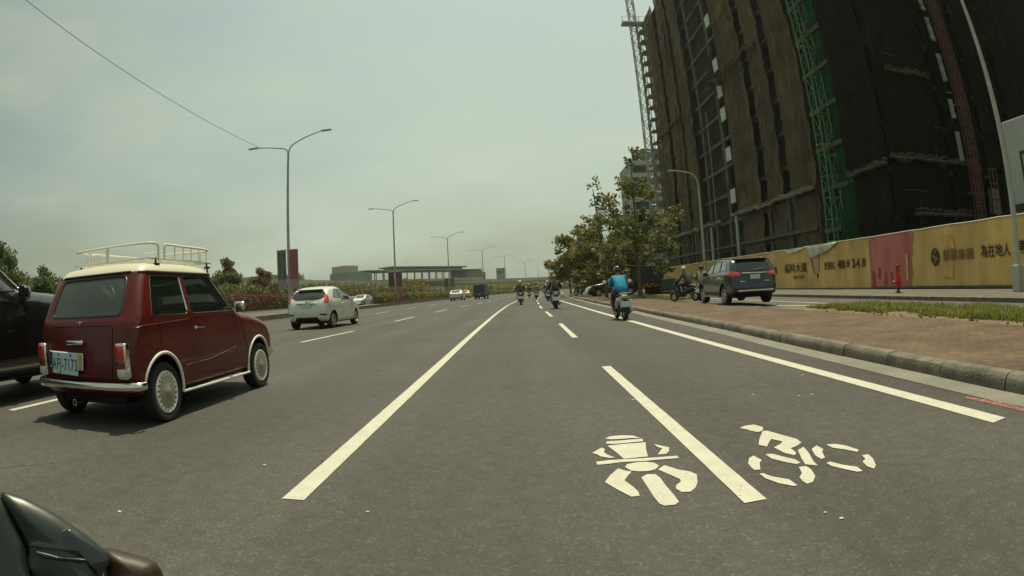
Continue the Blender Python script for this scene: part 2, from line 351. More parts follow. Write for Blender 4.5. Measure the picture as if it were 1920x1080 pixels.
# markings on the road (each a sheet 4 mm above the asphalt)
def mark(name, polys, m=MAT['paint'], z=.004):
    bm = bmesh.new()
    for P in polys:
        f = flat(bm, P, z)
    bmesh.ops.triangulate(bm, faces=[f for f in bm.faces if len(f.verts) > 4])
    for f in bm.faces:
        f.normal_update()
        if f.normal.z < 0: f.normal_flip()
    return struct(link_mesh(name, bm, m, recalc=False))
def band(pts, wd):
    rr_ = random.Random(3); Q = []
    for a, b in zip(pts, pts[1:]):
        k = max(1, int((b[1] - a[1]) / .12)) if a[1] < 16 else 1
        for i in range(k): Q.append((a[0] + (b[0] - a[0]) * i / k, a[1] + (b[1] - a[1]) * i / k))
    Q.append(pts[-1]); J = [(rr_.uniform(-.0014, .0014), rr_.uniform(-.0014, .0014)) if q[1] < 16 else (0, 0) for q in Q]
    return [[(a[0] - wd / 2 + ja[0], a[1]), (a[0] + wd / 2 + ja[1], a[1]), (b[0] + wd / 2 + jb[1], b[1]), (b[0] - wd / 2 + jb[0], b[1])] for a, b, ja, jb in zip(Q, Q[1:], J, J[1:])]
LX = [(-40, -1.17), (14.5, -1.18), (27, -1.10), (40, -.9), (54.6, -.40), (70, .48), (79.3, 1.12), (110, 4.0), (160, 9.5)]
ll = lambda Y: lerpk(LX, Y)
mark('edge_line_left', band([(ll(2.62), 2.62)] + [(ll(Y), Y) for Y in range(5, 160, 4)], .125))
mark('edge_line_left_rear', band([(-1.17, -12), (-1.17, -1.4)], .125))
RX = [(2.4, 2.95), (10, 2.88), (22, 2.86), (40, 2.95), (50, 3.05), (80, 4.0), (150, 9.8)]
mark('edge_line_right', band([(2.95, 2.44)] + [(lerpk(RX, Y), Y) for Y in range(5, 150, 4)], .16))
BX = [(2.3, .98), (7.2, .985), (16, 1.04), (25, 1.04), (32, 1.03), (39.7, 1.16), (47.9, 1.31), (56, 1.47), (90, 3.2), (150, 8.2)]
P = []
for k in range(0, 13):
    y0 = 2.29 + k * 9.3; P += band([(lerpk(BX, y), y) for y in (y0, y0 + 2.3, y0 + 4.85)], .11)
mark('bike_lane_line', P)
P = []
for k in range(-2, 16):
    y0 = 13.6 + k * 9.75 - (0 if k >= 0 else .0); P += band([(lerpk([(0, -5.38), (14, -5.34), (18, -5.12), (28, -4.95), (40, -4.5), (50, -3.9), (90, -2.2), (160, 3)], y), y) for y in (y0, y0 + 2, y0 + 4.05)], .12)
mark('lane_line_near', P)
P = []
for k in range(-2, 14):
    y0 = 15.9 + k * 9.9; P += band([(-9.0 + c(y) + (y - 30) * .012, y) for y in (y0, y0 + 2, y0 + 4)], .12)
mark('lane_line_far', P)
MOTO = [[(0.49,3.69),(0.53,3.74),(0.61,3.74),(0.68,3.70),(0.71,3.62),(0.66,3.645),(0.57,3.65),(0.52,3.66)],
[(0.49,3.62),(0.57,3.61),(0.66,3.61),(0.72,3.60),(0.71,3.54),(0.63,3.54),(0.54,3.54),(0.48,3.56)],
[(0.48,3.515),(0.58,3.52),(0.72,3.51),(0.69,3.35),(0.67,3.20),(0.60,3.20),(0.53,3.20),(0.51,3.35)],
[(0.37,3.38),(0.44,3.48),(0.455,3.44),(0.44,3.38),(0.45,3.32),(0.485,3.24),(0.455,3.245),(0.41,3.29),(0.395,3.34)],
[(0.76,3.45),(0.79,3.40),(0.83,3.34),(0.81,3.26),(0.78,3.21),(0.73,3.215),(0.76,3.28),(0.785,3.33),(0.765,3.38)],
[(0.37,3.19),(0.44,3.20),(0.60,3.18),(0.74,3.16),(0.83,3.15),(0.83,3.10),(0.75,3.11),(0.63,3.12),(0.51,3.14),(0.43,3.13),(0.37,3.13)],
[(0.51,3.04),(0.53,3.09),(0.59,3.11),(0.64,3.10),(0.68,3.06),(0.69,3.00),(0.66,2.95),(0.62,2.93),(0.57,2.94),(0.53,2.97)],
[(0.47,3.03),(0.50,2.98),(0.53,2.95),(0.50,2.89),(0.47,2.82),(0.495,2.70),(0.505,2.63),(0.50,2.57),(0.46,2.57),(0.41,2.70),(0.37,2.82),(0.41,2.92)],
[(0.56,2.84),(0.60,2.88),(0.64,2.865),(0.65,2.80),(0.65,2.66),(0.655,2.52),(0.655,2.43),(0.63,2.40),(0.58,2.405),(0.565,2.44),(0.56,2.53),(0.56,2.69)],
[(0.67,2.94),(0.72,3.00),(0.77,2.90),(0.82,2.84),(0.84,2.78),(0.81,2.66),(0.78,2.59),(0.74,2.54),(0.70,2.55),(0.685,2.61),(0.70,2.66),(0.735,2.70),(0.74,2.74),(0.72,2.80)]]
BIKE = [[(1.38,3.58),(1.43,3.62),(1.50,3.62),(1.53,3.53),(1.51,3.47),(1.48,3.43),(1.45,3.42),(1.42,3.48),(1.41,3.53)],
[(1.49,3.43),(1.52,3.41),(1.57,3.23),(1.60,3.13),(1.59,3.04),(1.53,2.99),(1.48,2.97),(1.47,2.87),(1.44,2.83),(1.41,2.90),(1.40,3.04),(1.47,3.09),(1.50,3.13),(1.46,3.22),(1.42,3.16),(1.37,3.08),(1.34,3.14),(1.40,3.27)],
[(1.50,2.91),(1.56,2.95),(1.53,2.82),(1.48,2.66),(1.47,2.59),(1.42,2.65),(1.45,2.76)],
[(1.15,2.83),(1.19,2.92),(1.23,2.95),(1.24,2.85),(1.21,2.81),(1.17,2.70),(1.14,2.71),(1.14,2.76)],
[(1.30,2.94),(1.34,2.93),(1.37,2.85),(1.41,2.76),(1.41,2.69),(1.38,2.68),(1.34,2.75),(1.30,2.85)],
[(1.37,2.63),(1.41,2.62),(1.41,2.56),(1.38,2.45),(1.33,2.38),(1.29,2.37),(1.29,2.42),(1.30,2.48),(1.34,2.53)],
[(1.14,2.64),(1.16,2.64),(1.18,2.57),(1.24,2.48),(1.24,2.38),(1.22,2.38),(1.17,2.46),(1.14,2.56)],
[(1.58,2.88),(1.64,2.93),(1.64,2.84),(1.61,2.80),(1.57,2.69),(1.54,2.68),(1.54,2.75),(1.56,2.82)],
[(1.70,2.91),(1.75,2.89),(1.79,2.81),(1.81,2.69),(1.78,2.66),(1.75,2.74),(1.70,2.83)],
[(1.77,2.59),(1.81,2.58),(1.79,2.50),(1.74,2.39),(1.70,2.35),(1.69,2.41),(1.71,2.49),(1.75,2.52)],
[(1.53,2.60),(1.56,2.61),(1.59,2.52),(1.64,2.44),(1.63,2.36),(1.60,2.37),(1.56,2.46),(1.53,2.54)]]
mark('motorcycle_lane_symbol', MOTO); mark('bicycle_lane_symbol', BIKE)
mark('red_kerb_mark', [[(3.24, 3.16), (3.30, 3.18), (3.38, 2.3), (3.36, 1.2), (3.28, 1.2)]], MAT['redpaint'])
mark('orange_mark', [[(-8.4, 14.2), (-7.8, 14.3), (-7.6, 14.9), (-8.2, 14.9)]], MAT['orangepaint'])
mark('parking_line', [[(7.85, 17.2), (8.0, 17.4), (9.0, 14.9), (8.85, 14.7)]], z=.054)
mark('service_edge_line', band([(9.3, 8), (9.35, 30)], .12), z=.054)

# ------------------------------------------------------------------ text
def text_obj(name, s, size, m, parent, loc, rot, depth=.004, bold=0.0, sx=1, sp=1):
    cu = bpy.data.curves.new('t', 'FONT'); cu.body = s; cu.size = size; cu.extrude = depth; cu.offset = bold; cu.resolution_u = 3; cu.space_character = sp
    cu.align_x = 'CENTER'; cu.align_y = 'CENTER'
    o = bpy.data.objects.new('t', cu); COL.objects.link(o)
    dg = bpy.context.evaluated_depsgraph_get(); me = bpy.data.meshes.new_from_object(o.evaluated_get(dg)); bpy.data.objects.remove(o)
    me.name = name; me.materials.clear(); me.materials.append(m)
    q = bpy.data.objects.new(name, me); COL.objects.link(q); q.parent = parent; q.location = loc; q.rotation_euler = rot; q.scale = (sx, 1, 1)
    return q

# ------------------------------------------------------------------ building under construction, wrapped in netting
def netmat(name, col, c2, alpha=1):
    m = mat(name, col, .95, spec=.05, var=.5, col2=c2, vscale=.28, bump=.9, bscale=1.1, coords='World', stretch=(1, 1, .35), bdist=.18)
    t = m.node_tree; n = t.nodes; l = t.links; b = n['Principled BSDF']
    # panel seams every 1.7 m by 3.3 m, a little lighter
    pos = n.new('ShaderNodeNewGeometry').outputs['Position']; sp = n.new('ShaderNodeSeparateXYZ'); l.new(pos, sp.inputs[0])
    def seam(src, per, wd):
        a = n.new('ShaderNodeMath'); a.operation = 'PINGPONG'; a.inputs[1].default_value = per / 2; l.new(src, a.inputs[0])
        q = n.new('ShaderNodeMath'); q.operation = 'LESS_THAN'; q.inputs[1].default_value = wd; l.new(a.outputs[0], q.inputs[0]); return q.outputs[0]
    ad = n.new('ShaderNodeMath'); ad.operation = 'ADD'; l.new(sp.outputs[0], ad.inputs[0]); l.new(sp.outputs[1], ad.inputs[1])
    a = seam(ad.outputs[0], 1.8, .022); b2 = seam(sp.outputs[2], 5.1, .03)
    mxm = n.new('ShaderNodeMath'); mxm.operation = 'MAXIMUM'; l.new(a, mxm.inputs[0]); l.new(b2, mxm.inputs[1])
    z = n.new('ShaderNodeTexNoise'); z.inputs['Scale'].default_value = .5; l.new(pos, z.inputs[0])
    ml = n.new('ShaderNodeMath'); ml.operation = 'MULTIPLY'; l.new(mxm.outputs[0], ml.inputs[0]); l.new(z.outputs[0], ml.inputs[1])
    mix = n.new('ShaderNodeMix'); mix.data_type = 'RGBA'; src = b.inputs['Base Color'].links[0].from_socket
    l.new(ml.outputs[0], mix.inputs[0]); l.new(src, mix.inputs[6]); mix.inputs[7].default_value = (*[min(1, k * 1.9 + .01) for k in col], 1); l.new(mix.outputs[2], b.inputs['Base Color'])
    # stretched grime, and the open weave of the mesh that lets the frame show faintly
    z5 = n.new('ShaderNodeTexNoise'); z5.inputs['Scale'].default_value = 2.2; z5.inputs['Detail'].default_value = 6; z5.inputs['Roughness'].default_value = .7
    mp5 = n.new('ShaderNodeMapping'); mp5.inputs['Scale'].default_value = (1, 1, .14); l.new(pos, mp5.inputs[0]); l.new(mp5.outputs[0], z5.inputs[0])
    r5 = n.new('ShaderNodeValToRGB'); r5.color_ramp.elements[0].position = .3; r5.color_ramp.elements[0].color = (.6, .6, .6, 1); r5.color_ramp.elements[1].position = .7; r5.color_ramp.elements[1].color = (1.35, 1.3, 1.25, 1); l.new(z5.outputs[0], r5.inputs[0])
    m5 = n.new('ShaderNodeMix'); m5.data_type = 'RGBA'; m5.blend_type = 'MULTIPLY'; m5.inputs[0].default_value = 1; l.new(mix.outputs[2], m5.inputs[6]); l.new(r5.outputs[0], m5.inputs[7]); l.new(m5.outputs[2], b.inputs['Base Color'])
    z6 = n.new('ShaderNodeTexNoise'); z6.inputs['Scale'].default_value = .6; z6.inputs['Detail'].default_value = 3; l.new(pos, z6.inputs[0])
    r6 = n.new('ShaderNodeMapRange'); r6.inputs[1].default_value = .35; r6.inputs[2].default_value = .65; r6.inputs[3].default_value = alpha; r6.inputs[4].default_value = 1; l.new(z6.outputs[0], r6.inputs[0]); l.new(r6.outputs[0], b.inputs['Alpha'])
    return m
MAT['net'] = netmat('brown netting', (.145, .118, .075), (.075, .062, .042), .62)
MAT['netshade'] = netmat('shade darkened netting', (.013, .013, .008), (.006, .006, .004), .8)  # shade of the nearer block's nets put into a near-black colour
MAT['netgreen'] = netmat('green netting', (.012, .095, .028), (.005, .035, .012), .75)
MAT['slab'] = mat('raw concrete', (.10, .09, .07), .9, var=.4, vscale=.5, coords='World')
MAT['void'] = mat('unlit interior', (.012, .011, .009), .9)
MAT['greensteel'] = mat('green steel', (.07, .27, .10), .5, var=.3, vscale=2)
MAT['rust'] = mat('rusty steel', (.14, .055, .035), .7, var=.4, vscale=3)
MAT['pane'] = mat('pale sheet', (.42, .44, .40), .4, var=.25, vscale=1.2, coords='World')
MAT['tarp'] = mat('pale tarpaulin', (.50, .49, .42), .8, var=.3, vscale=2, bump=.8, bscale=6, coords='World')
B = thing('building', 'tall unfinished tower block wrapped in brown and shade darkened construction netting behind the hoarding', 'building', (25, 43, 0))
def bp(name, bm, m, parent=B, smooth=None):
    bmesh.ops.translate(bm, verts=bm.verts, vec=(-25, -43, 0)); return link_mesh(name, bm, m, parent, smooth)
HB = 50
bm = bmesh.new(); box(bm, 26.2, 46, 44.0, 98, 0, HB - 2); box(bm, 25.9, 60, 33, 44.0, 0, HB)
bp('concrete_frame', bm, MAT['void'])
for k in range(1, 15):
    z = .9 + k * 3.3
    bm = bmesh.new(); box(bm, 25.45, 26.3, 43.6, 97.8, z, z + .35); bp('floor_slab', bm, MAT['slab'])
    bm = bmesh.new(); box(bm, 25.1, 26, 31.6, 43.0, z, z + .35); box(bm, 26.01, 58, 31.75, 33, z, z + .35); bp('floor_slab', bm, MAT['slab'])
for y in (44.2, 49.2, 54.8, 59, 67, 74.6, 81.5, 88.5, 93, 97):
    bm = bmesh.new(); box(bm, 25.55, 26.15, y - .4, y + .4, .2, HB - 2.5); bp('column', bm, MAT['slab'])
for x in (27, 31, 36, 41, 47, 54):
    bm = bmesh.new(); box(bm, x - .4, x + .4, 31.85, 32.9, .2, HB - .5); bp('column', bm, MAT['slab'])
def wavy(x, y0, y1, z0, z1, amp=.12, axis='y', nu=None, seed=0, fold=1.0):
    """a hanging net: fine grid bulging between its ties"""
    bm = bmesh.new(); nu = nu or max(2, int(abs(y1 - y0) / .32)); nz = max(2, int((z1 - z0) / .55)); g = []
    for i in range(nu + 1):
        u = y0 + (y1 - y0) * i / nu; row = []
        for k in range(nz + 1):
            z = z0 + (z1 - z0) * k / nz
            d = noise.noise(Vector((u * .35, z * .13, seed))) * amp + noise.noise(Vector((u * 1.1, z * .25, seed + 5))) * amp * .7 + noise.noise(Vector((u * 3.1, z * 1.2, seed + 9))) * .09 + abs(math.sin(z * PI / 3.3)) * .16 * fold
            row.append(bm.verts.new((x - d, u, z) if axis == 'y' else (u, x - d, z)))
        g.append(row)
    for A, C in zip(g, g[1:]):
        for k in range(nz): bm.faces.new((A[k], C[k], C[k + 1], A[k + 1]))
    # thickness and return sides, so that the panel has depth
    r = bmesh.ops.extrude_face_region(bm, geom=bm.faces[:])
    bmesh.ops.translate(bm, vec=((.03, 0, 0) if axis == 'y' else (0, .03, 0)), verts=[v for v in r['geom'] if isinstance(v, bmesh.types.BMVert)])
    return bm
ZL = 8.0
panels = [(43.2, 48.4), (50.1, 53.9), (55.7, 62.6), (76.2, 80.9), (82.4, 84.0), (84.3, 87.6), (89.6, 97.8)]
for i, (a, b_) in enumerate(panels):
    bp('net_panel', wavy(25, a, b_, ZL, HB - (0 if a < 60 else 2), seed=i * 3.1), MAT['net'])
    bp('lower_net_panel', wavy(25.25, a + .3, b_ - .2, 2.2 if i % 3 else .3, ZL - .3, seed=i * 7.7, amp=.07), MAT['net'])
bp('net_panel', wavy(25.75, 66.1, 76.0, ZL - 4, HB - 3, seed=44, amp=.3), netmat('grey green netting', (.030, .036, .026), (.018, .020, .015)))
bp('net_panel', wavy(25.5, 63.1, 63.9, ZL, HB, seed=31, amp=.05), MAT['net'])
# windows of the narrow strip, one storey in two glazed and lit by the sky
for z in (9.6, 14.6, 19.6, 22.6, 26.1, 32.4, 37.5, 42.4):
    bm = bmesh.new(); box(bm, 25.35, 25.8, 64.05, 65.9, z, z + 1.8)
    wn = bp('window', bm, MAT['slab'])
    bm = bmesh.new(); box(bm, 25.28, 25.34, 64.15, 65.8, z + .1, z + 1.7); bp('pane', bm, MAT['pane'], wn)
# second block, nearer
bp('net_panel', wavy(24.7, 31.6, 37.3, ZL + .3, HB, seed=80), MAT['netshade'])
bp('lower_net_panel', wavy(24.8, 31.8, 36.8, .5, ZL, seed=83, amp=.07), MAT['netshade'])
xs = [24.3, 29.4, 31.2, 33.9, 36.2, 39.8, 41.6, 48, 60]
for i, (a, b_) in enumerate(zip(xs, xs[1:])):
    bp('net_panel', wavy(31.0 + (.35 if i % 2 else 0), a + .06, b_ - .06, ZL + .3, HB, axis='x', seed=90 + i), MAT['netshade'])
    bp('lower_net_panel', wavy(31.2 + (.35 if i % 2 else 0), a + .2, b_ - .1, .4, ZL - .1, axis='x', seed=120 + i, amp=.08), MAT['netshade'])
# debris fans: slanted boards on brackets with torn net bundles, at two levels
def fan(pts, z, name, m, out=1.3, seed=1, rag=.35):
    rr = random.Random(seed); bm = bmesh.new()
    for (a, b_) in zip(pts, pts[1:]):
        A, C = Vector(a), Vector(b_); ln = (C - A).length; n_ = max(1, int(ln / 1.1)); d = (C - A).normalized(); o = Vector((-abs(d.y), -abs(d.x))) if True else None
        pts = []; rad = []
        for k in range(int(ln / .35) + 1):
            p = A + d * min(ln, k * .35); t_ = out * (.35 + .25 * noise.noise(Vector((k * .3, z, seed))))
            pts.append((p.x + o.x * t_, p.y + o.y * t_, z + rag * (noise.noise(Vector((k * .16, seed, 1))) * 1.2 + noise.noise(Vector((k * .7, seed, 3))) * .5))); rad.append(.10 + .16 * abs(noise.noise(Vector((k * .45, seed, 7)))) + rr.uniform(0, .06))
        tube(bm, pts, rad, 7)
        pts2 = [(x_ + .12, y_, z_ + .25 + rr.uniform(-.1, .12)) for x_, y_, z_ in pts]; tube(bm, pts2, [r__ * .6 for r__ in rad], 6)
    return bp(name, bm, m)
MAT['bundle'] = mat('dark gathered net', (.055, .05, .034), .9, var=.5, vscale=2)
MAT['fanboard'] = mat('weathered boards', (.20, .175, .125), .9, var=.5, vscale=1.4, coords='World')
fan([(25, 43.2), (25, 64)], ZL, 'catch_net', MAT['fanboard'], seed=2); fan([(25, 68), (25, 97.8)], ZL - .2, 'catch_net', MAT['fanboard'], seed=3)
fan([(25, 50.5), (25, 69)], 24.2, 'catch_net', MAT['net'], seed=5, rag=.8, out=1.8); fan([(25, 82), (25, 97)], 24.8, 'catch_net', MAT['net'], seed=6, rag=.5)
fan([(24.7, 37.5), (24.4, 31)], ZL - .1, 'catch_net', MAT['bundle'], seed=8, out=.9); fan([(24.3, 31), (34.5, 31)], ZL + .25, 'catch_net', MAT['bundle'], seed=9, out=.7, rag=.15)
fan([(25.5, 31), (30.5, 31)], 14.6, 'catch_net', MAT['bundle'], seed=12, out=.5, rag=.15); fan([(26, 31), (33, 31)], 4.5, 'catch_net', MAT['bundle'], seed=13, out=.5, rag=.1)
# ground storeys: slabs, columns, pipes seen through the gaps
for z in (4.6,):
    bm = bmesh.new(); box(bm, 24.9, 27, 44, 98, z, z + .3); bp('floor_slab', bm, MAT['slab'])
for y in (50.0, 54.6, 66.5, 71.5, 76, 81.6, 88.6):
    bm = bmesh.new(); box(bm, 25.2, 25.9, y - .35, y + .35, 0, ZL - .1); bp('column', bm, MAT['slab'])
for (y, m_) in ((62.9, MAT['steel']), (72.3, MAT['steel'])):
    bm = bmesh.new(); tube(bm, [(24.7, y, 0), (24.7, y, ZL)], .22, 12); 
    for z in (2.5, 5.2): tube(bm, [(24.7, y, z), (24.7, y, z + .2)], .28, 12)
    bp('drain_pipe', bm, m_)
bm = bmesh.new(); tube(bm, [(24.6, 70.3, .2), (24.7, 69.6, 22)], .045, 6); bp('hanging_hose', bm, MAT['steel'])
MAT['wpole'] = mat('weathered pole', (.07, .065, .045), .8)
rr = random.Random(21)
for _ in range(46):
    bm = bmesh.new(); x = rr.uniform(24.6, 46); z = rr.uniform(3, 36); ln = rr.uniform(.6, 3.2)
    if rr.random() < .6: tube(bm, [(x, 30.72, z), (x + rr.uniform(-.1, .1), 30.68, z + ln)], .02, 5)
    else: tube(bm, [(x, 30.72, z), (x + ln, 30.7, z + rr.uniform(-.3, .2))], .022, 5)
    bp('loose_pole', bm, MAT['wpole'])
# scaffold up the far end of the building
bm = bmesh.new()
for k in range(0, 22):
    z = 1 + k * 2.2
    tube(bm, [(24.6, 98, z), (24.6, 101, z)], .05, 5); tube(bm, [(26.0, 98, z), (26.0, 101, z)], .05, 5); tube(bm, [(24.6, 101, z), (26, 101, z)], .05, 5)
    tube(bm, [(24.6, 98.4, z), (24.6, 100.8, z + 2.1)], .035, 5); box(bm, 24.6, 26, 98.3, 100.8, z - .06, z - .01)
    for j in range(3): box(bm, 24.3, 24.42, 98.3 + j * .8 + rr.random() * .3, 98.7 + j * .8, z + rr.random(), z + 1 + rr.random())
for (x, y) in ((24.6, 98.3), (24.6, 100.8), (26, 98.3), (26, 100.8)): tube(bm, [(x, y, 0), (x, y, 50)], .06, 6)
bp('scaffold', bm, mat('scaffold tubes', (.17, .19, .16), .7, var=.3, vscale=1.5))

def lattice(bm, x, y, z0, z1, s, step, r=.05, rb=.03, pts=None):
    for dx in (-s, s):
        for dy in (-s, s): tube(bm, [(x + dx, y + dy, z0), (x + dx, y + dy, z1)], r, 6)
    z = z0; k = 0
    while z < z1 - .01:
        zn = min(z + step, z1)
        for (a, b_) in (((-s, -s), (s, -s)), ((s, -s), (s, s)), ((s, s), (-s, s)), ((-s, s), (-s, -s))):
            if k % 2: a, b_ = b_, a
            tube(bm, [(x + a[0], y + a[1], z), (x + b_[0], y + b_[1], zn)], rb, 5); tube(bm, [(x + a[0], y + a[1], z), (x + b_[0], y + b_[1], z)], rb, 5)
        z = zn; k += 1
T_ = thing('tower_crane', 'green lattice mast rising in the netted gap between the two tower blocks', 'crane mast', (24.7, 40.4, 0))
bm = bmesh.new(); lattice(bm, 0, 0, 0, 52, .55, 1.7, .07, .032); link_mesh('mast', bm, MAT['greensteel'], T_)
for z in (11, 19.5, 28, 36.5):
    bm = bmesh.new(); tube(bm, [(-.7, -.3, z), (1.4, .4, z + .2)], .07, 6); tube(bm, [(-.9, 0, z), (-.2, .5, z + .1)], .08, 6); tube(bm, [(.6, -.6, z), (1.5, -1.6, z)], .06, 6); link_mesh('wall_tie', bm, MAT['steel'], T_)
bm = wavy(25.3, 37.2, 40.0, .3, HB, seed=60, amp=.35); bmesh.ops.translate(bm, verts=bm.verts, vec=(-24.7, -40.4, 0)); link_mesh('green_net', bm, MAT['netgreen'], T_)
MAT['gatep'] = mat('grey gate sheet', (.22, .23, .21), .6, var=.5, vscale=2.5, coords='World')
T2 = thing('construction_hoist', 'twin rusty hoist rails with pale landing gates climbing the shade darkened netting', 'hoist', (33.1, 30.2, 0))
bm = bmesh.new(); lattice(bm, 0, 0, 0, 50, .22, .9, .05, .03); lattice(bm, .75, 0, 0, 50, .18, .9, .045, .025); link_mesh('mast', bm, MAT['rust'], T2)
for z, hg in ((8.4, 2.2), (11.6, 1.5), (14.5, 2.3), (17.9, 2.0), (20.6, 1.2), (23.9, 2.3), (27, 2.2)):
    bm = bmesh.new(); box(bm, -1.15, -.62, .25, .35, z, z + hg)
    g = link_mesh('landing_gate', bm, MAT['gatep'], T2)
    for k in range(3): bm = bmesh.new(); box(bm, -1.17, -.53, .22, .25, z + .2 + k * .9, z + .24 + k * .9); link_mesh('gate_rail', bm, MAT['steel'], g)
for z in (6, 12.6, 22, 31):
    bm = bmesh.new(); box(bm, -.5, 1.2, -.1, .7, z, z + .14); link_mesh('wall_tie', bm, MAT['rust'], T2)
T3 = thing('hoist_cage', 'small pale steel hoist cage beside the rusty rails just above the yellow hoarding', 'hoist cage', (35.3, 30.0, 4.6))
bm = bmesh.new()
for x in (0, .55, 1.1): tube(bm, [(x, 0, 0), (x, 0, 3.4)], .06, 6)
for z in (0, 1.1, 2.3, 3.4): tube(bm, [(0, 0, z), (1.1, 0, z)], .06, 6)
link_mesh('cage_frame', bm, MAT['rust'], T3)
bm = bmesh.new(); box(bm, .05, 1.05, .05, .6, .05, 1.9); link_mesh('cage_panel', bm, mat('dull sheet', (.16, .15, .12), .6, var=.3), T3)
T4 = thing('crane_jib_mast', 'grey lattice mast standing at the far top end of the netted tower', 'crane mast', (23.9, 100.4, 0))
bm = bmesh.new(); lattice(bm, 0, 0, 0, 56, .6, 1.6, .1, .06); link_mesh('mast', bm, MAT['steel'], T4)
bm = bmesh.new(); box(bm, -2.2, 2.2, -1, 1, 49.2, 49.5); 
for x in (-2.2, 0, 2.2): tube(bm, [(x, -1, 49.4), (x, -1, 50.6)], .05, 5)
tube(bm, [(-2.2, -1, 50.6), (2.2, -1, 50.6)], .05, 5); link_mesh('work_platform', bm, MAT['steel'], T4)

# pale site office above the hoarding
O = thing('site_office', 'pale grey two storey site cabin with black framed windows at the right edge', 'cabin', (17.5, 6.0, 0))
bm = rbox(0, 3.2, 0, 7.5, 0, 5.95, .03); link_mesh('wall', bm, mat('pale cladding', (.40, .42, .38), .6, var=.12, vscale=1.5), O)
for (y0, y1) in ((5.25, 6.7), (3.2, 4.7), (1, 2.6)):
    bm = bmesh.new()
    z0, z1 = 3.15, 4.75
    box(bm, -.06, .02, y0, y1, z0, z0 + .1); box(bm, -.06, .02, y0, y1, z1 - .1, z1); box(bm, -.06, .02, y0, y0 + .1, z0 + .1, z1 - .1); box(bm, -.06, .02, y1 - .1, y1, z0 + .1, z1 - .1); box(bm, -.06, .02, (y0 + y1) / 2 - .04, (y0 + y1) / 2 + .04, z0 + .1, z1 - .1)
    wn = link_mesh('window', bm, MAT['black'], O)
    bm = bmesh.new(); box(bm, -.02, .0, y0 + .1, y1 - .1, z0 + .1, z1 - .1); link_mesh('pane', bm, MAT['pane'], wn)
bm = bmesh.new(); box(bm, -.25, 0, 0, 7.5, 2.75, 2.95); link_mesh('canopy', bm, MAT['black'], O)

# ------------------------------------------------------------------ hoarding with its advertisements
HX = 15.5
MAT['ochre'] = mat('ochre hoarding sheet', (.68, .45, .155), .6, var=.3, vscale=.8, bump=.25, bscale=3, coords='World', stretch=(1, 1, .4), bdist=.03)
MAT['crimson'] = mat('faded crimson sheet', (.56, .16, .15), .6, var=.3, vscale=1.2, coords='World', stretch=(1, 1, .3))
MAT['ink'] = mat('dark brown lettering', (.045, .016, .008), .6)
MAT['inkf'] = mat('faded brown lettering', (.20, .11, .035), .7)
Hd = thing('hoarding', 'long ochre site hoarding with a crimson panel and dark brown Chinese lettering', 'hoarding', (HX, 22, .15))
def hp(name, bm, m, sm=None):
    bmesh.ops.translate(bm, verts=bm.verts, vec=(-HX, -22, -.15)); return link_mesh(name, bm, m, Hd, sm)
def sheet(y0, y1, x, z0=.22, z1=2.42, amp=.03):
    bm = bmesh.new(); nu = max(2, int((y1 - y0) / .5)); g = []
    for i in range(nu + 1):
        u = y0 + (y1 - y0) * i / nu
        g.append([bm.verts.new((x + (0 if k in (0, 6) else noise.noise(Vector((u * .5, k * .4, 1))) * amp), u, z0 + (z1 - z0) * k / 6)) for k in range(7)])
    for A, C in zip(g, g[1:]):
        for k in range(6): bm.faces.new((A[k], C[k], C[k + 1], A[k + 1]))
    return bm
bm = bmesh.new(); box(bm, HX + .05, HX + .14, -14, 90, .2, 2.4); hp('backing_wall', bm, MAT['slab'])
hp('banner', sheet(22.25, 90, HX), MAT['ochre'], 60); hp('banner', sheet(-14, 18.9, HX), MAT['ochre'], 60)
# the crimson sheet has a ragged near edge, drips and a torn strip
bm = sheet(18.9, 22.22, HX); hp('crimson_banner', bm, MAT['crimson'], 60)
bm = bmesh.new(); ed = [(18.9, 2.38), (18.55, 2.36), (18.62, 2.1), (18.75, 1.9), (18.72, 1.5), (18.85, 1.4), (18.8, .75), (18.9, .6)]
for a, b_ in zip(ed, ed[1:]):
    bm.faces.new([bm.verts.new((HX - .035, *p)) for p in (a, b_, (18.92, b_[1]), (18.92, a[1]))])
hp('torn_edge', bm, MAT['crimson'])
for (a, b_, z0, z1, mm_) in ((19.1, 19.28, .5, 1.55, 'ochre'), (21.9, 22.08, .25, .95, 'ink2'), (20.9, 21.0, .4, .9, 'ink2'), (20.4, 20.5, .4, .85, 'ink2'), (21.4, 21.55, .6, 1.1, 'ink2'), (20.0, 20.1, .3, 1.0, 'ink2')):
    if 'ink2' not in MAT: MAT['ink2'] = mat('maroon stain', (.33, .07, .06), .7, var=.4, vscale=8)
    bm = bmesh.new(); k = 6; rr = random.Random(int(a * 10))
    L1 = [(HX - .045, a + rr.uniform(-.03, .03), z0 + (z1 - z0) * i / k) for i in range(k + 1)]; L2 = [(HX - .045, b_ + rr.uniform(-.03, .03), z0 + (z1 - z0) * i / k) for i in range(k + 1)]
    V1 = [bm.verts.new(p) for p in L1]; V2 = [bm.verts.new(p) for p in L2]
    for i in range(k): bm.faces.new((V1[i], V2[i], V2[i + 1], V1[i + 1]))
    hp('stain', bm, MAT[mm_])
bm = bmesh.new(); rr = random.Random(5)
pts = [(HX - .01, y, 2.435 + rr.uniform(-.012, .012)) for y in [-14 + i * 1.0 for i in range(105)]]
tube(bm, pts, .028, 6); hp('top_rail', bm, mat('pale rail', (.50, .46, .34), .6))
bm = bmesh.new(); box(bm, HX - .05, HX - .003, -14, 22, .19, .27); box(bm, HX - .03, HX - .003, 22, 90, .16, .21); hp('base_rail', bm, MAT['concrete'])
bm = bmesh.new(); box(bm, HX - .02, HX + .05, -14, 90, .155, .19); hp('base_gap', bm, MAT['dark'])
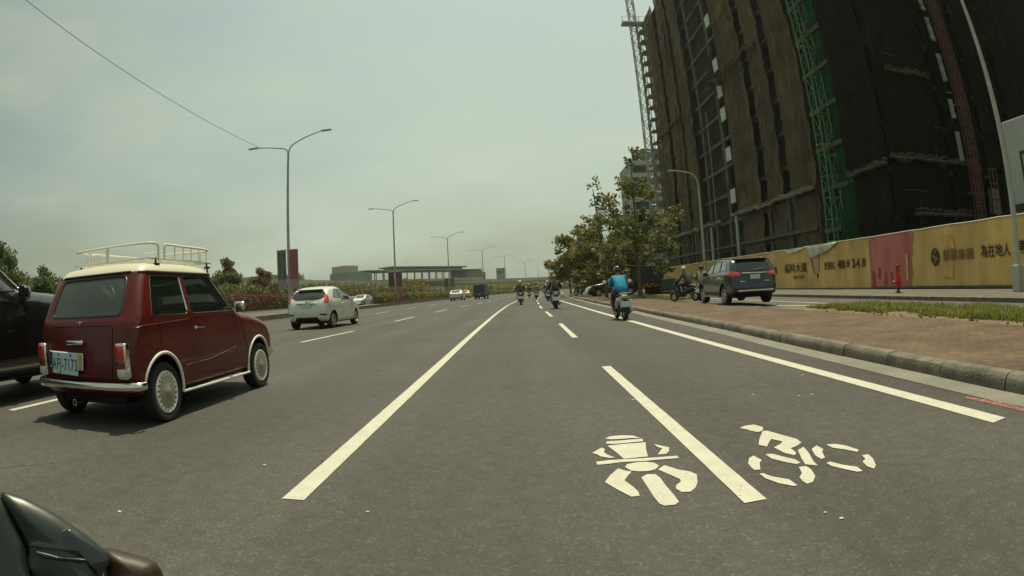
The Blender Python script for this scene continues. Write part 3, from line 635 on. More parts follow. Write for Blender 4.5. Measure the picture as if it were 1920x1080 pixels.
for y in (22.24,):
    bm = bmesh.new(); box(bm, HX - .03, HX - .01, y - .03, y + .03, .22, 2.42); hp('seam_batten', bm, mat('batten', (.45, .34, .2), .6))
for (s, y, z, sz, sx, mm_, bold) in (('為在地人', 13.30, 1.36, .45, .98, 'ink', .006), ('蓋', 11.72, 1.37, .52, .95, 'ink', .008), ('都都集團', 15.6, 1.33, .42, 1.22, 'inkf', .003),
        ('捷運站', 26.25, 1.30, .42, .9, 'ink', .004), ('480', 25.0, 1.33, .52, .95, 'ink', .016), ('米', 24.3, 1.33, .38, .9, 'ink', .010), ('2-4', 23.55, 1.33, .58, .9, 'ink', .018), ('房', 22.80, 1.32, .46, .9, 'ink', .006),
        ('橋科大道', 30.4, 1.31, .56, 1.35, 'ink', .006), ('步行7分鐘', 34.1, 1.27, .40, 1.15, 'ink', .012), ('為在地人建築好宅', 50, 1.2, .6, 1.3, 'inkf', .01), ('橋科大道', 60, 1.2, .6, 1.4, 'inkf', .01)):
    text_obj('lettering', s, sz, MAT[mm_], Hd, (-.042, y - 22, z - .15), (R(90), 0, R(-90)), .003, bold, sx)
text_obj('small_print', '橋科大道旁', .2, MAT['inkf'], Hd, (-.04, 30.0 - 22, .82 - .15), (R(90), 0, R(-90)), .002, .004, 1.5)
# round emblem with a zigzag stroke
bm = bmesh.new(); C0 = (17.12, 1.34)
ring = [(C0[0] + .27 * math.cos(a) * 1.1, C0[1] + .33 * math.sin(a)) for a in [i * PI / 12 for i in range(24)]]
bm.faces.new([bm.verts.new((HX - .040, *p)) for p in ring]); hp('emblem', bm, MAT['ink'])
bm = bmesh.new(); tube(bm, [(HX - .045, C0[0] - .1, C0[1] + .26), (HX - .045, C0[0] + .12, C0[1] + .06), (HX - .045, C0[0] - .1, C0[1] - .02), (HX - .045, C0[0] + .08, C0[1] - .24)], .022, 4); tube(bm, [(HX - .045, C0[0] + .2, C0[1] + .05), (HX - .045, C0[0] - .02, C0[1] - .08), (HX - .045, C0[0] - .16, C0[1] - .12)], .018, 4); hp('emblem_stroke', bm, MAT['ochre'])
MAT['ghost'] = mat('faint print', (.62, .39, .11), .65, var=.3, vscale=5)
bm = bmesh.new()
dome = [(16.2 + .42 * math.cos(a), 1.6 + .52 * math.sin(a)) for a in [i * PI / 10 for i in range(11)]]
bm.faces.new([bm.verts.new((HX - .037, *p)) for p in dome]); hp('faint_tower_print', bm, MAT['ghost']); bm = bmesh.new(); box(bm, HX - .038, HX - .032, 15.95, 16.6, .55, 1.0); hp('faint_block_print', bm, MAT['ghost'])
# torn pale sheet hanging over the top edge
bm = bmesh.new(); rr = random.Random(8); ys_ = [25.2 + i * .25 for i in range(16)]
drop = [.04, .12, .2, .3, .36, .42, .46, .5, .48, .55, .6, .62, .66, .58, .1, .05]
top = [bm.verts.new((HX - .07, y, 2.46)) for y in ys_]; mid = [bm.verts.new((HX - .13 + rr.uniform(-.02, .03), y, 2.46 - d * .5)) for y, d in zip(ys_, drop)]
bot = [bm.verts.new((HX - .10 + rr.uniform(-.03, .03), y, 2.46 - d)) for y, d in zip(ys_, drop)]; bk = [bm.verts.new((HX + .1, y, 2.47)) for y in ys_]
for i in range(15):
    bm.faces.new((top[i], top[i + 1], mid[i + 1], mid[i])); bm.faces.new((mid[i], mid[i + 1], bot[i + 1], bot[i])); bm.faces.new((bk[i], bk[i + 1], top[i + 1], top[i]))
hp('torn_sheet', bm, MAT['tarp'], 50)
bm = bmesh.new(); ys_ = [29.2 + i * .3 for i in range(9)]
top = [bm.verts.new((HX - .06, y, 2.45)) for y in ys_]; bot = [bm.verts.new((HX - .09, y, 2.45 - d)) for y, d in zip(ys_, (.1, .12, .15, .2, .22, .26, .28, .2, .05))]
for i in range(8): bm.faces.new((top[i], top[i + 1], bot[i + 1], bot[i]))
hp('torn_sheet', bm, MAT['tarp'], 50)
bm = bmesh.new(); bm.faces.new([bm.verts.new((HX - .041, *p)) for p in ((28.6, 1.9), (28.2, 1.85), (27.4, 1.88), (27.45, 1.2), (27.7, .95), (28.1, 1.1), (28.4, 1.5))]); hp('peeled_patch', bm, mat('peeled print', (.5, .37, .2), .7, var=.3, vscale=4))
bm = bmesh.new(); tube(bm, [(HX - .046, 28.4, 1.88), (HX - .046, 28.15, 1.6), (HX - .046, 28.1, 1.2), (HX - .046, 27.95, 1.0)], .035, 4); tube(bm, [(HX - .046, 27.6, .95), (HX - .046, 27.62, .78)], .05, 4); hp('tear', bm, MAT['ink'])

# ------------------------------------------------------------------ street lamps
MAT['lampgrey'] = mat('lamp post paint', (.40, .42, .37), .5, var=.12, vscale=3)
def double_lamp(X, Y, zt, label, sc=1, banner=True, wide=3.0):
    t = thing('street_lamp', label, 'street lamp', (X, Y, .3), group='double arm street lamps on the median')
    z = zt - .3
    bm = bmesh.new(); tube(bm, [(0, 0, 0), (0, 0, z)], .13, 12, r1=.075); lathe(bm, [(.2, 0), (.2, .5), (.14, .55)], 12); link_mesh('pole', bm, MAT['lampgrey'], t, 40)
    for s, up in ((-1, .55), (1, .95)):
        pts = spline([(0, 0, z - .1), (s * .25, 0, z + .42 * up), (s * 1.1, 0, z + .75 * up + (.1 if s > 0 else 0)), (s * 2.0, 0, z + 1.02 * up + (.12 if s > 0 else 0)), (s * 2.55, 0, z + 1.1 * up + (.15 if s > 0 else 0))], 5)
        bm = bmesh.new(); tube(bm, pts, .055, 8, r1=.035); a = link_mesh('arm', bm, MAT['lampgrey'], t, 40)
        e = pts[-1]; bm = rbox(min(e.x, e.x + s * .75), max(e.x, e.x + s * .75), -.12, .12, e.z - .03, e.z + .07, .025); link_mesh('lamp_head', bm, MAT['steel'], a)
    return t
lamps = []
LP = [(-15.75, 38.5, 11.6, 'tall double arm lamp post behind the white hatchback with two banner signs'), (-15.35, 73.2, 11.6, 'second double arm lamp post on the hedge median, purple banner at its base'),
      (-13.6, 116, 11.6, 'third double arm lamp post, above the white saloon in the fast lane'), (-9.5, 159, 11.6, 'fourth double arm lamp post, between the blue truck and the viaduct'),
      (-4.5, 194, 11.6, 'fifth double arm lamp post, left of the riders, against the sky'), (2.4, 240, 11.5, 'sixth double arm lamp post, small and pale above the riders'), (8.6, 276, 11.5, 'farthest double arm lamp post, nearest to the roadside trees')]
for a in LP: lamps.append(double_lamp(*a))
MAT['bprint1'] = mat('grey green poster', (.20, .22, .20), .6, var=.6, vscale=7, col2=(.08, .095, .085), stretch=(1, 1, 1.6))
MAT['bprint2'] = mat('red poster', (.30, .10, .09), .6, var=.6, vscale=5, col2=(.18, .08, .075), stretch=(1, 1, 1.6))
MAT['bpink'] = mat('pale pink border', (.30, .24, .24), .6)
def banner_pair(X, Y, z0, z1, w_, label, m1, m2):
    t = thing('banner_sign', label, 'banner', (X, Y, z0), group='banner signs on lamp posts')
    for s, m_ in ((-1, m1), (1, m2)):
        x0, x1 = sorted((s * .1, s * (.1 + w_)))
        bm = bmesh.new(); box(bm, x0, x1, -.05, -.02, 0, z1 - z0); fr = link_mesh('board', bm, MAT['bpink'], t)
        bm = bmesh.new(); box(bm, x0 + .06, x1 - .06, -.056, -.0505, (z1 - z0) * .24, z1 - z0 - .08); link_mesh('print', bm, m_, fr)
        rr = random.Random(int(X * 7 + s)); bm = bmesh.new()
        if w_ > .5:
            ink = mat('poster ink', (.05, .06, .055) if s < 0 else (.30, .10, .09), .6)
            for k in range(7 if s < 0 else 5):
                z = (z1 - z0) * .29 + k * (z1 - z0) * .66 / 7; h_ = rr.uniform(.08, .2)
                for j in range(2 if s < 0 else 1):
                    xa = x0 + .14 + j * w_ * .42; bm = bmesh.new(); box(bm, xa, xa + w_ * (.26 if s < 0 else .7) * rr.uniform(.6, 1), -.06, -.057, z, z + h_); link_mesh('print_block', bm, ink, fr)
    bm = bmesh.new(); tube(bm, [(-w_ - .1, -.01, z1 - z0), (w_ + .1, -.01, z1 - z0)], .02, 6); link_mesh('bracket', bm, MAT['steel'], t); bm = bmesh.new(); tube(bm, [(-w_ - .1, -.01, .02), (w_ + .1, -.01, .02)], .02, 6); link_mesh('bracket', bm, MAT['steel'], t)
    return t
banner_pair(-15.75, 38.3, 1.9, 4.6, .72, 'grey and red paired banners tied to the nearest median lamp post', MAT['bprint1'], MAT['bprint2'])
banner_pair(-15.35, 73.0, 1.7, 4.1, .8, 'purple paired banners on the second median lamp post over the hedge', mat('purple poster', (.10, .06, .075), .6, var=.4, vscale=4), mat('purple grey poster', (.12, .07, .085), .6, var=.4, vscale=4))
banner_pair(-13.6, 115.8, 1.8, 4.0, .9, 'grey green paired banners on the third median lamp post', MAT['bprint1'], MAT['bprint1'])
def side_lamp(X, Y, h, arm, label, r0=.09, box_=True, dx=-1):
    t = thing('street_lamp', label, 'street lamp', (X, Y, .15))
    pts = [(0, 0, 0), (0, 0, h * .5), (0, 0, h - 1.4)]; ar = spline([(0, 0, h - 1.5), (-.05, 0, h - .8), (-.45, 0, h - .22), (-arm, 0, h)], 6)
    bm = bmesh.new(); tube(bm, pts, r0, 12, r1=.06); link_mesh('pole', bm, MAT['lampgrey'], t, 40)
    bm = bmesh.new(); tube(bm, ar, .06, 10, r1=.035); a = link_mesh('arm', bm, MAT['lampgrey'], t, 40)
    bm = rbox(-arm - .55, -arm + .05, -.11, .11, h - .06, h + .04, .02); link_mesh('lamp_head', bm, MAT['steel'], a)
    if box_: bm = rbox(-.17, .17, -.17, .17, 0, .75, .02); link_mesh('base_cabinet', bm, MAT['lampgrey'], t)
    return t
side_lamp(13.9, 10.85, 11.0, 2.2, 'slender grey lamp post in front of the hoarding at the right edge', .12)
side_lamp(13.35, 41.3, 8.8, 1.7, 'single arm lamp post rising behind the parked black vehicle', .12)
bm = bmesh.new(); pts = []
A, C = Vector((-18.1, 38.5, 12.2)), Vector((-19.2, 8.5, 14.2))
for i in range(31):
    t_ = i / 30; p = A.lerp(C, t_); p.z -= 4 * .6 * t_ * (1 - t_); pts.append(p)
tube(bm, pts, .014, 6); tag(link_mesh('overhead_cable', bm, MAT['dark']), 'thin dark cable sagging across the sky from the first lamp arm', 'cable')
# ------------------------------------------------------------------ viaduct, station and far buildings
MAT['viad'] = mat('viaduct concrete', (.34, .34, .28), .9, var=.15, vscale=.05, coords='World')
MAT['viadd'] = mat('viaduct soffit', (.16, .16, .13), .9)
V = thing('viaduct', 'long pale concrete railway viaduct crossing beyond the end of the road', 'viaduct', (-80, 300, 0))
vp = spline([(-190, -60), (-150, 40), (-122, 92), (-98, 190), (-84, 300), (-40, 415), (24, 478), (110, 520), (230, 560)], 8)
bm = bmesh.new(); bmd = bmesh.new(); rows = []; rows2 = []
for i, p in enumerate(vp):
    a = vp[max(0, i - 1)]; b_ = vp[min(len(vp) - 1, i + 1)]; d = (b_ - a).normalized(); n_ = Vector((d.y, -d.x))
    rows.append([bm.verts.new((p.x + n_.x * o + 80, p.y + n_.y * o - 300, z)) for o, z in ((5, 7.6), (5, 10.0), (4.8, 10.0), (4.8, 9.0), (-4.8, 9.0), (-5, 10.0), (-5, 7.6), (-2.2, 6.4), (2.2, 6.4))])
for A, C in zip(rows, rows[1:]):
    for k in range(9): bm.faces.new((A[k], A[(k + 1) % 9], C[(k + 1) % 9], C[k]))
link_mesh('deck', bm, MAT['viad'], V)
acc = 0
for i in range(len(vp) - 1):
    acc += (vp[i + 1] - vp[i]).length
    if acc > 26:
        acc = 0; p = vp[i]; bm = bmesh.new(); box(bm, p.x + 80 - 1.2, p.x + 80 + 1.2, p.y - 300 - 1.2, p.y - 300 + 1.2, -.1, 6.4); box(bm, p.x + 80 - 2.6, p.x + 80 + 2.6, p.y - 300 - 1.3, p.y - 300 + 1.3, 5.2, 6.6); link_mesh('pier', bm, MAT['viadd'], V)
MAT['roofd'] = mat('dark roof edge', (.05, .06, .055), .6); MAT['roofl'] = mat('light metal roof', (.50, .52, .46), .5)
St = thing('station', 'elevated station with long flat double roof and glazed green end block', 'station', (-66, 345, 0))
ang = math.atan2(70, 110)   # along the viaduct
St.rotation_euler = (0, 0, -R(36))
def sp(name, bm, m, par=St): return link_mesh(name, bm, m, par)
bm = bmesh.new(); box(bm, -7, 7, -54, 62, 9.2, 10.6); sp('platform', bm, MAT['viad'])
bm = bmesh.new(); box(bm, -8, 8, -34, 60, 15.0, 15.7); sp('lower_roof', bm, MAT['roofd'])
bm = bmesh.new(); box(bm, -8.2, 8.2, -36, 62, 15.7, 16.0); sp('roof_sheet', bm, MAT['roofl'])
bm = bmesh.new(); box(bm, -6, 6, -16, 48, 17.3, 18.0); box(bm, -4, 4, -14, 46, 16.0, 17.3); sp('upper_roof', bm, MAT['roofd'])
for k in range(15):
    y = -30 + k * 6.2
    for x in (-6.6, 6.6):
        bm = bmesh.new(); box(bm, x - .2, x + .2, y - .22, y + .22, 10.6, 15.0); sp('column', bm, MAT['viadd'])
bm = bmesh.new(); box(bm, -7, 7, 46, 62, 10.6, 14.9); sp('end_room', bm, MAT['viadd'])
bm = bmesh.new(); box(bm, -8, 8, -50, -33, 6, 15.0); eb = sp('end_block', bm, mat('station glass block', (.13, .18, .16), .3, var=.2, vscale=.4))
bm = bmesh.new(); box(bm, -6, 6, -50, -41, 15.0, 18.6); sp('stair_tower', bm, mat('pale panel', (.34, .34, .24), .8))
def block(X, Y, wx, wy, h, label, m1, floors=4, rz=0, name='far_building', cat='building', roof=None):
    t = thing(name, label, cat, (X, Y, 0), rz)
    bm = bmesh.new(); box(bm, -wx / 2, wx / 2, -wy / 2, wy / 2, 0, h); link_mesh('wall', bm, m1, t)
    bm = bmesh.new(); box(bm, -wx / 2 - .3, wx / 2 + .3, -wy / 2 - .3, wy / 2 + .3, h, h + .5); link_mesh('roof', bm, roof or MAT['viad'], t)
    for k in range(floors):
        z = h * (k + .35) / floors; bm = bmesh.new(); box(bm, -wx / 2 + .8, wx / 2 - .8, -wy / 2 - .08, -wy / 2 - .02, z, z + h / floors * .4); link_mesh('window_band', bm, MAT['bglass'], t)
    return t
block(-165, 345, 46, 14, 17.5, 'low blue green building behind the first banners', mat('blue green cladding', (.12, .16, .16), .6), 3, -.4)
block(-16, 520, 7, 12, 20, 'small grey block standing above the viaduct beyond the blue truck', mat('grey block', (.20, .21, .19), .8), 3)
block(-36, 560, 9, 9, 19, 'tiny dark block on the viaduct skyline left of the grey one', mat('dark block', (.12, .13, .12), .8), 2)
# tower with balconies behind the street trees
T5 = thing('apartment_tower', 'distant pale apartment tower with dark balconies behind the tall street tree', 'building', (34, 150, 0))
bm = bmesh.new(); box(bm, -3.5, 12, 0, 18, 0, 33); link_mesh('wall', bm, mat('tower wall', (.30, .31, .26), .8), T5)
bm = bmesh.new(); box(bm, 0, 10, 2, 14, 33, 36.5); link_mesh('roof_house', bm, MAT['viadd'], T5)
for k in range(10):
    bm = bmesh.new(); box(bm, -4.6, 11, -1.4, -.05, 2.6 + k * 3.2, 3.7 + k * 3.2); link_mesh('balcony', bm, mat('balcony wall', (.42, .44, .38), .7) if k == 0 else bpy.data.materials['balcony wall'], T5)
    bm = bmesh.new(); box(bm, -3.2, 10.5, -.06, -.01, 3.8 + k * 3.2, 5.6 + k * 3.2); link_mesh('window_band', bm, MAT['bglass'], T5)

# ------------------------------------------------------------------ vegetation
def leafquad(bm, p, s, rr, mi=0, up=.3):
    n_ = Vector((rr.gauss(0, 1), rr.gauss(0, 1), rr.gauss(0, 1) + up)); n_.normalize()
    u = n_.orthogonal().normalized(); a = rr.uniform(0, 2 * PI); v = n_.cross(u); u2 = u * math.cos(a) + v * math.sin(a); v2 = n_.cross(u2)
    s1 = s * rr.uniform(.6, 1.3); s2 = s1 * rr.uniform(.45, .8)
    f = bm.faces.new([bm.verts.new(p + u2 * s1), bm.verts.new(p + v2 * s2 + n_ * s * .15), bm.verts.new(p - u2 * s1), bm.verts.new(p - v2 * s2 + n_ * s * .15)]); f.material_index = mi
def crown(bm, clumps, leaf, per, rr, mats=1, fill=.55):
    for (cx, cy, cz, r) in clumps:
        k = int(per * r * r)
        mi = rr.randrange(mats)
        for _ in range(k):
            d = Vector((rr.gauss(0, 1), rr.gauss(0, 1), rr.gauss(0, 1))).normalized() * r * (rr.random() ** fill)
            leafquad(bm, Vector((cx, cy, cz)) + Vector((d.x, d.y, d.z * .75)), leaf, rr, mi if rr.random() < .8 else rr.randrange(mats))
def tree(X, Y, h, rad, label, seed, ms, leaf=.13, per=260, trunk_h=None, group=None, tr=.13, nb=9, sub=5, lean=(0, 0), z0=.12, name='street_tree', zsq=1.0, low=.32, clr=.34):
    rr = random.Random(seed); t = thing(name, label, 'tree', (X, Y, z0), group=group)
    bm = bmesh.new(); top = Vector((lean[0], lean[1], h * .86)); tp = spline([(0, 0, 0), (rr.uniform(-.1, .1), 0, h * .2), (lean[0] * .4, lean[1] * .4 + .1, h * .45), top], 5)
    tube(bm, tp, tr, 8, r1=tr * .22); cl = []
    for k in range(nb):
        f = low + (.95 - low) * (k + rr.random() * .6) / nb; base = tp[min(len(tp) - 1, int(f * (len(tp) - 1)))]
        a = k * 2.4 + rr.uniform(-.5, .5); prof = math.sin(PI * min(1, max(.12, (f - low) / (1.02 - low) * .8 + .2))) ** .6
        ln = rad * prof * rr.uniform(.75, 1.05); tip = base + Vector((math.cos(a) * ln, math.sin(a) * ln, ln * rr.uniform(.15, .55) * zsq))
        mid = (base + tip) / 2 + Vector((0, 0, -.1 * ln)); pl = spline([base, mid, tip], 3); tube(bm, pl, tr * .38, 6, r1=tr * .08)
        for j in range(sub):
            q = base.lerp(tip, rr.uniform(.45, 1.08)) + Vector((rr.gauss(0, .28), rr.gauss(0, .28), rr.gauss(0, .25))) * rad * .45
            cl.append((q.x, q.y, q.z, rad * rr.uniform(clr * .45, clr)))
            tube(bm, [base.lerp(tip, .5), q], tr * .12, 4, r1=.012)
    for j in range(4): cl.append((top.x + rr.gauss(0, .12) * rad, top.y + rr.gauss(0, .12) * rad, top.z + h * .06 * j * .5, rad * clr * .6))
    link_mesh('trunk', bm, MAT['trunk'], t, 60)
    bm = bmesh.new(); crown(bm, cl, leaf, per, rr, len(ms)); link_mesh('crown', bm, [MAT[k] for k in ms], t, recalc=False)
    return t
G = 'street trees along the red pavement'
tree(7.3, 36.0, 9.6, 2.8, 'tall open crowned street tree beside the netted tower, nearest of the pavement trees', 11, ['leaf', 'leafd', 'leafy'], .13, 115, group=G, nb=13, sub=5, clr=.30)
tree(6.0, 41.5, 8.9, 2.3, 'slim street tree with airy crown leaning toward the road', 17, ['leaf', 'leafy', 'leafy'], .12, 120, group=G, nb=11, sub=4, lean=(-.5, 0), clr=.26)
tree(7.4, 52.0, 7.2, 3.0, 'dense olive street tree behind the rider in blue', 23, ['leafy', 'leaf', 'leafy'], .16, 150, group=G, nb=10, sub=6)
tree(6.3, 62.0, 7.4, 3.0, 'olive street tree above the dark jacketed rider', 29, ['leafy', 'leaf', 'leafy'], .17, 140, group=G, nb=10, sub=6)
tree(6.4, 76.0, 7.2, 2.8, 'farthest street tree, at the left end of the pavement row', 31, ['leafy', 'leaf', 'leafd'], .2, 150, group=G, nb=9, sub=6)
tree(10.7, 50.0, 7.4, 2.6, 'dark leaved tree against the lower netting of the tower', 37, ['leafd', 'leaf'], .17, 170, group=G, nb=10, sub=5)
tree(11.4, 64.0, 8.5, 3.0, 'tree half hidden behind the tallest street tree', 41, ['leafd', 'leafy'], .2, 130, group=G, nb=9, sub=5)
GL = 'trees beyond the far carriageway'
tree(-46, 33.0, 7.6, 3.0, 'bushy green tree over the bonnet of the black car at the left edge', 51, ['leafd', 'leaf'], .16, 200, group=GL, low=.12, z0=0, name='roadside_tree', nb=12, sub=7, clr=.5)
tree(-45, 39.5, 5.6, 2.4, 'low palm like bush left of the maroon car roof', 52, ['leafd', 'leaf'], .16, 200, group=GL, low=.1, z0=0, name='roadside_tree', nb=12, sub=7, clr=.5)
tree(-48, 29.5, 7.2, 3.0, 'green tree at the very left edge of the far roadside', 53, ['leaf', 'leafd'], .16, 180, group=GL, low=.1, z0=0, name='roadside_tree', nb=12, sub=7, clr=.5)
tree(-47, 86, 8.6, 3.0, 'tall thin crowned tree just right of the maroon car roof rack', 57, ['leafb', 'leaf'], .22, 130, group=GL, low=.12, z0=0, name='roadside_tree', nb=12, sub=7, clr=.5)
tree(-43, 92, 7.0, 2.6, 'smaller sparse tree between the thin crowned tree and the banners', 58, ['leafb', 'leafr'], .22, 130, group=GL, low=.1, z0=0, name='roadside_tree', nb=12, sub=7, clr=.5)
# scrub bank, red hedge and the clipped hedge on the median: leaves nobody could count inside each
def hedge(name, label, cat, X0, X1, y0, y1, z0, z1, ms, leaf, dens, seed, rag=.15, step=2.0, group=None, kind=None, curved=True):
    rr = random.Random(seed); bm = bmesh.new(); n_ = int(dens * (y1 - y0) * (X1 - X0 + 2 * (z1 - z0)))
    cx0, cy0 = (X0 + X1) / 2 + (c(y0) if curved else 0), y0
    for _ in range(n_):
        y = rr.uniform(y0, y1); o = c(y) if curved else 0; k = rr.random()
        ht = z1 + rag * noise.noise(Vector((y * .5, 0, seed))) * 2 + rag * .8 * noise.noise(Vector((y * 2.1, 4, seed)))
        if k < .45: p = Vector((rr.uniform(X0, X1) + o, y, ht + rr.gauss(0, .04)))
        elif k < .85: p = Vector(((X1 if rr.random() < .75 else X0) + o + rr.gauss(0, .06), y, rr.uniform(z0, ht)))
        else: p = Vector((rr.uniform(X0, X1) + o, y, rr.uniform(z0, ht)))
        patch = noise.noise(Vector((y * .12, seed, p.z * .2)))
        mi = min(len(ms) - 1, max(0, int((patch * .9 + .5) * len(ms)))) if rr.random() < .8 else rr.randrange(len(ms))
        leafquad(bm, p - Vector((cx0, cy0, z0)), leaf, rr, mi, up=.6)
    # inner mass of twigs
    q = step; y = y0
    while y < y1:
        o = c(y) if curved else 0; yy = min(y + q, y1); ht = z1 - .12 * (z1 - z0)
        box(bm, X0 + o + .1 - cx0, X1 + o - .1 - cx0, y - cy0, yy - cy0, 0, (ht - z0) * .80, 0); y += q
    o = link_mesh(name, bm, [MAT[k] for k in ms] + [MAT['trunk']], recalc=False); o.location = (cx0, cy0, z0)
    return tag(o, label, cat, group, kind)
hedge('hedge', 'clipped green hedge on the median right of the white oncoming car', 'hedge', -16.3, -15.0, 63, 112, .3, 1.35, ['leaf', 'leafy', 'leafr'], .10, 55, 1)
hedge('hedge', 'far continuation of the median hedge behind the blue truck', 'hedge', -16.3, -15.0, 116, 300, .3, 1.25, ['leafy', 'leaf'], .22, 12, 2)
hedge('red_hedge', 'dark red leaved hedge across the far carriageway beside the maroon car', 'hedge', -36.0, -34.6, 40, 130, .2, 2.1, ['leafr', 'leafb', 'leafr'], .17, 22, 3, rag=.3, curved=False)
hedge('scrub', 'brown and green scrub filling the ground beyond the far carriageway', 'scrub', -46, -40, 44, 170, 0, 3.4, ['leafb', 'leaf', 'leafb', 'leafd'], .28, 9, 4, rag=.9, kind='stuff', curved=False)
hedge('scrub', 'distant olive scrub in front of the viaduct', 'scrub', -62, -50, 170, 330, 0, 4.6, ['leafb', 'leafy', 'leaf'], .45, 5, 5, rag=1.6, kind='stuff', curved=False, step=5)
hedge('scrub', 'low greenery at the foot of the viaduct at the end of the road', 'scrub', -48, -18, 230, 420, 0, 2.8, ['leafy', 'leafb'], .45, 4.5, 6, rag=1.0, kind='stuff', curved=True, step=6)
hedge('hedge', 'olive shrubs on the median around the second lamp banner', 'shrub', -20.5, -18.6, 92, 124, 0, 3.0, ['leafy', 'leafb'], .18, 12, 7, rag=.7, curved=False)
tree(-118, 260, 15.5, 9, 'rounded dark treetops above the viaduct left of the station', 61, ['leafd', 'leaf'], .6, 5.5, group='trees beyond the viaduct', z0=0, name='distant_tree', nb=8, sub=5, tr=.4, low=.4)
tree(-104, 268, 14.5, 8, 'round treetop nearest the station end block', 62, ['leafd', 'leaf'], .6, 5.5, group='trees beyond the viaduct', z0=0, name='distant_tree', nb=8, sub=5, tr=.4, low=.4)
o_ = hedge('scrub', 'hazy line of distant trees under and beyond the viaduct', 'scrub', -8, 8, -260, 260, 0, 9.0, ['leafd', 'leafb', 'leaf'], 1.0, 1.2, 8, rag=2.2, kind='stuff', curved=False, step=12)
o_.location = (260, 640, 0); o_.rotation_euler = (0, 0, R(90))
# grass tufts on the soil verge
def grass(name, label, x0, x1, y0, y1, n_, hgt, seed, z=.12, wid=.012, clip=None):
    rr = random.Random(seed); bm = bmesh.new()
    for _ in range(n_):
        x = rr.uniform(x0, x1); y = rr.uniform(y0, y1)
        if clip and not clip(x, y): continue
        if noise.noise(Vector((x * 1.2, y * 1.2, seed))) < -.25: continue
        h_ = hgt * rr.uniform(.45, 1.15) * (.75 + .5 * noise.noise(Vector((x * .7, y * .7, 2)))); a = rr.uniform(0, PI); w_ = wid * rr.uniform(.7, 1.4); lx, ly = rr.gauss(0, .45) * h_, rr.gauss(0, .45) * h_
        dx, dy = math.cos(a) * w_, math.sin(a) * w_
        a0, a1 = bm.verts.new((x - dx, y - dy, z)), bm.verts.new((x + dx, y + dy, z)); m0, m1 = bm.verts.new((x - dx * .7 + lx * .4, y - dy * .7 + ly * .4, z + h_ * .6)), bm.verts.new((x + dx * .7 + lx * .4, y + dy * .7 + ly * .4, z + h_ * .6))
        tp = bm.verts.new((x + lx, y + ly, z + h_)); mi = 0 if rr.random() < .72 else (1 if rr.random() < .6 else 2)
        bm.faces.new((a0, a1, m1, m0)).material_index = mi; bm.faces.new((m0, m1, tp)).material_index = mi
    o = link_mesh(name, bm, [MAT['grass'], MAT['leafy'], MAT['leafb']], recalc=False); tag(o, label, 'grass', kind='stuff'); return o
grass('grass', 'long strip of unmown green grass between pavement and service road', 7.02, 9.0, .5, 13.4, 30000, .17, 3, clip=lambda x, y: x < 8.9 - max(0, y - 10) * .35 and x > 7.02 + .15 * noise.noise(Vector((y * 1.5, 0, 0))))
grass('grass', 'small patch of dry grass left of the waiting riders', 6.9, 8.2, 26, 40, 5000, .16, 5, wid=.02)
rr = random.Random(9); bm = bmesh.new()
for _ in range(70):
    y = rr.uniform(1, 13); x = rr.gauss(6.9, .12); s = rr.uniform(.006, .018); box(bm, x - s, x + s, y - s * 1.4, y + s, .12, .135 + s)
tag(link_mesh('rubble', bm, bpy.data.materials['dry soil']), 'crumbs of broken paving along the edge of the grass strip', 'rubble', kind='stuff')
bm = bmesh.new()
for x, y, s in ((1.9, 4.6, .010), (2.2, 4.3, .009), (2.32, 4.28, .012), (-.75, 2.5, .008), (1.2, 2.0, .007), (1.23, 1.9, .010), (.9, 4.9, .012), (-1.6, 3.2, .01), (-2.0, 2.1, .012), (2.7, 5.2, .012)):
    bmesh.ops.create_icosphere(bm, subdivisions=1, radius=s, matrix=Matrix.Translation((x, y, .004)) @ Matrix.Diagonal((1.3, .9, .45, 1)))
tag(link_mesh('stone_chips', bm, mat('pale stone', (.6, .57, .48), .8)), 'pale stone chips scattered over the asphalt', 'chips', kind='stuff')

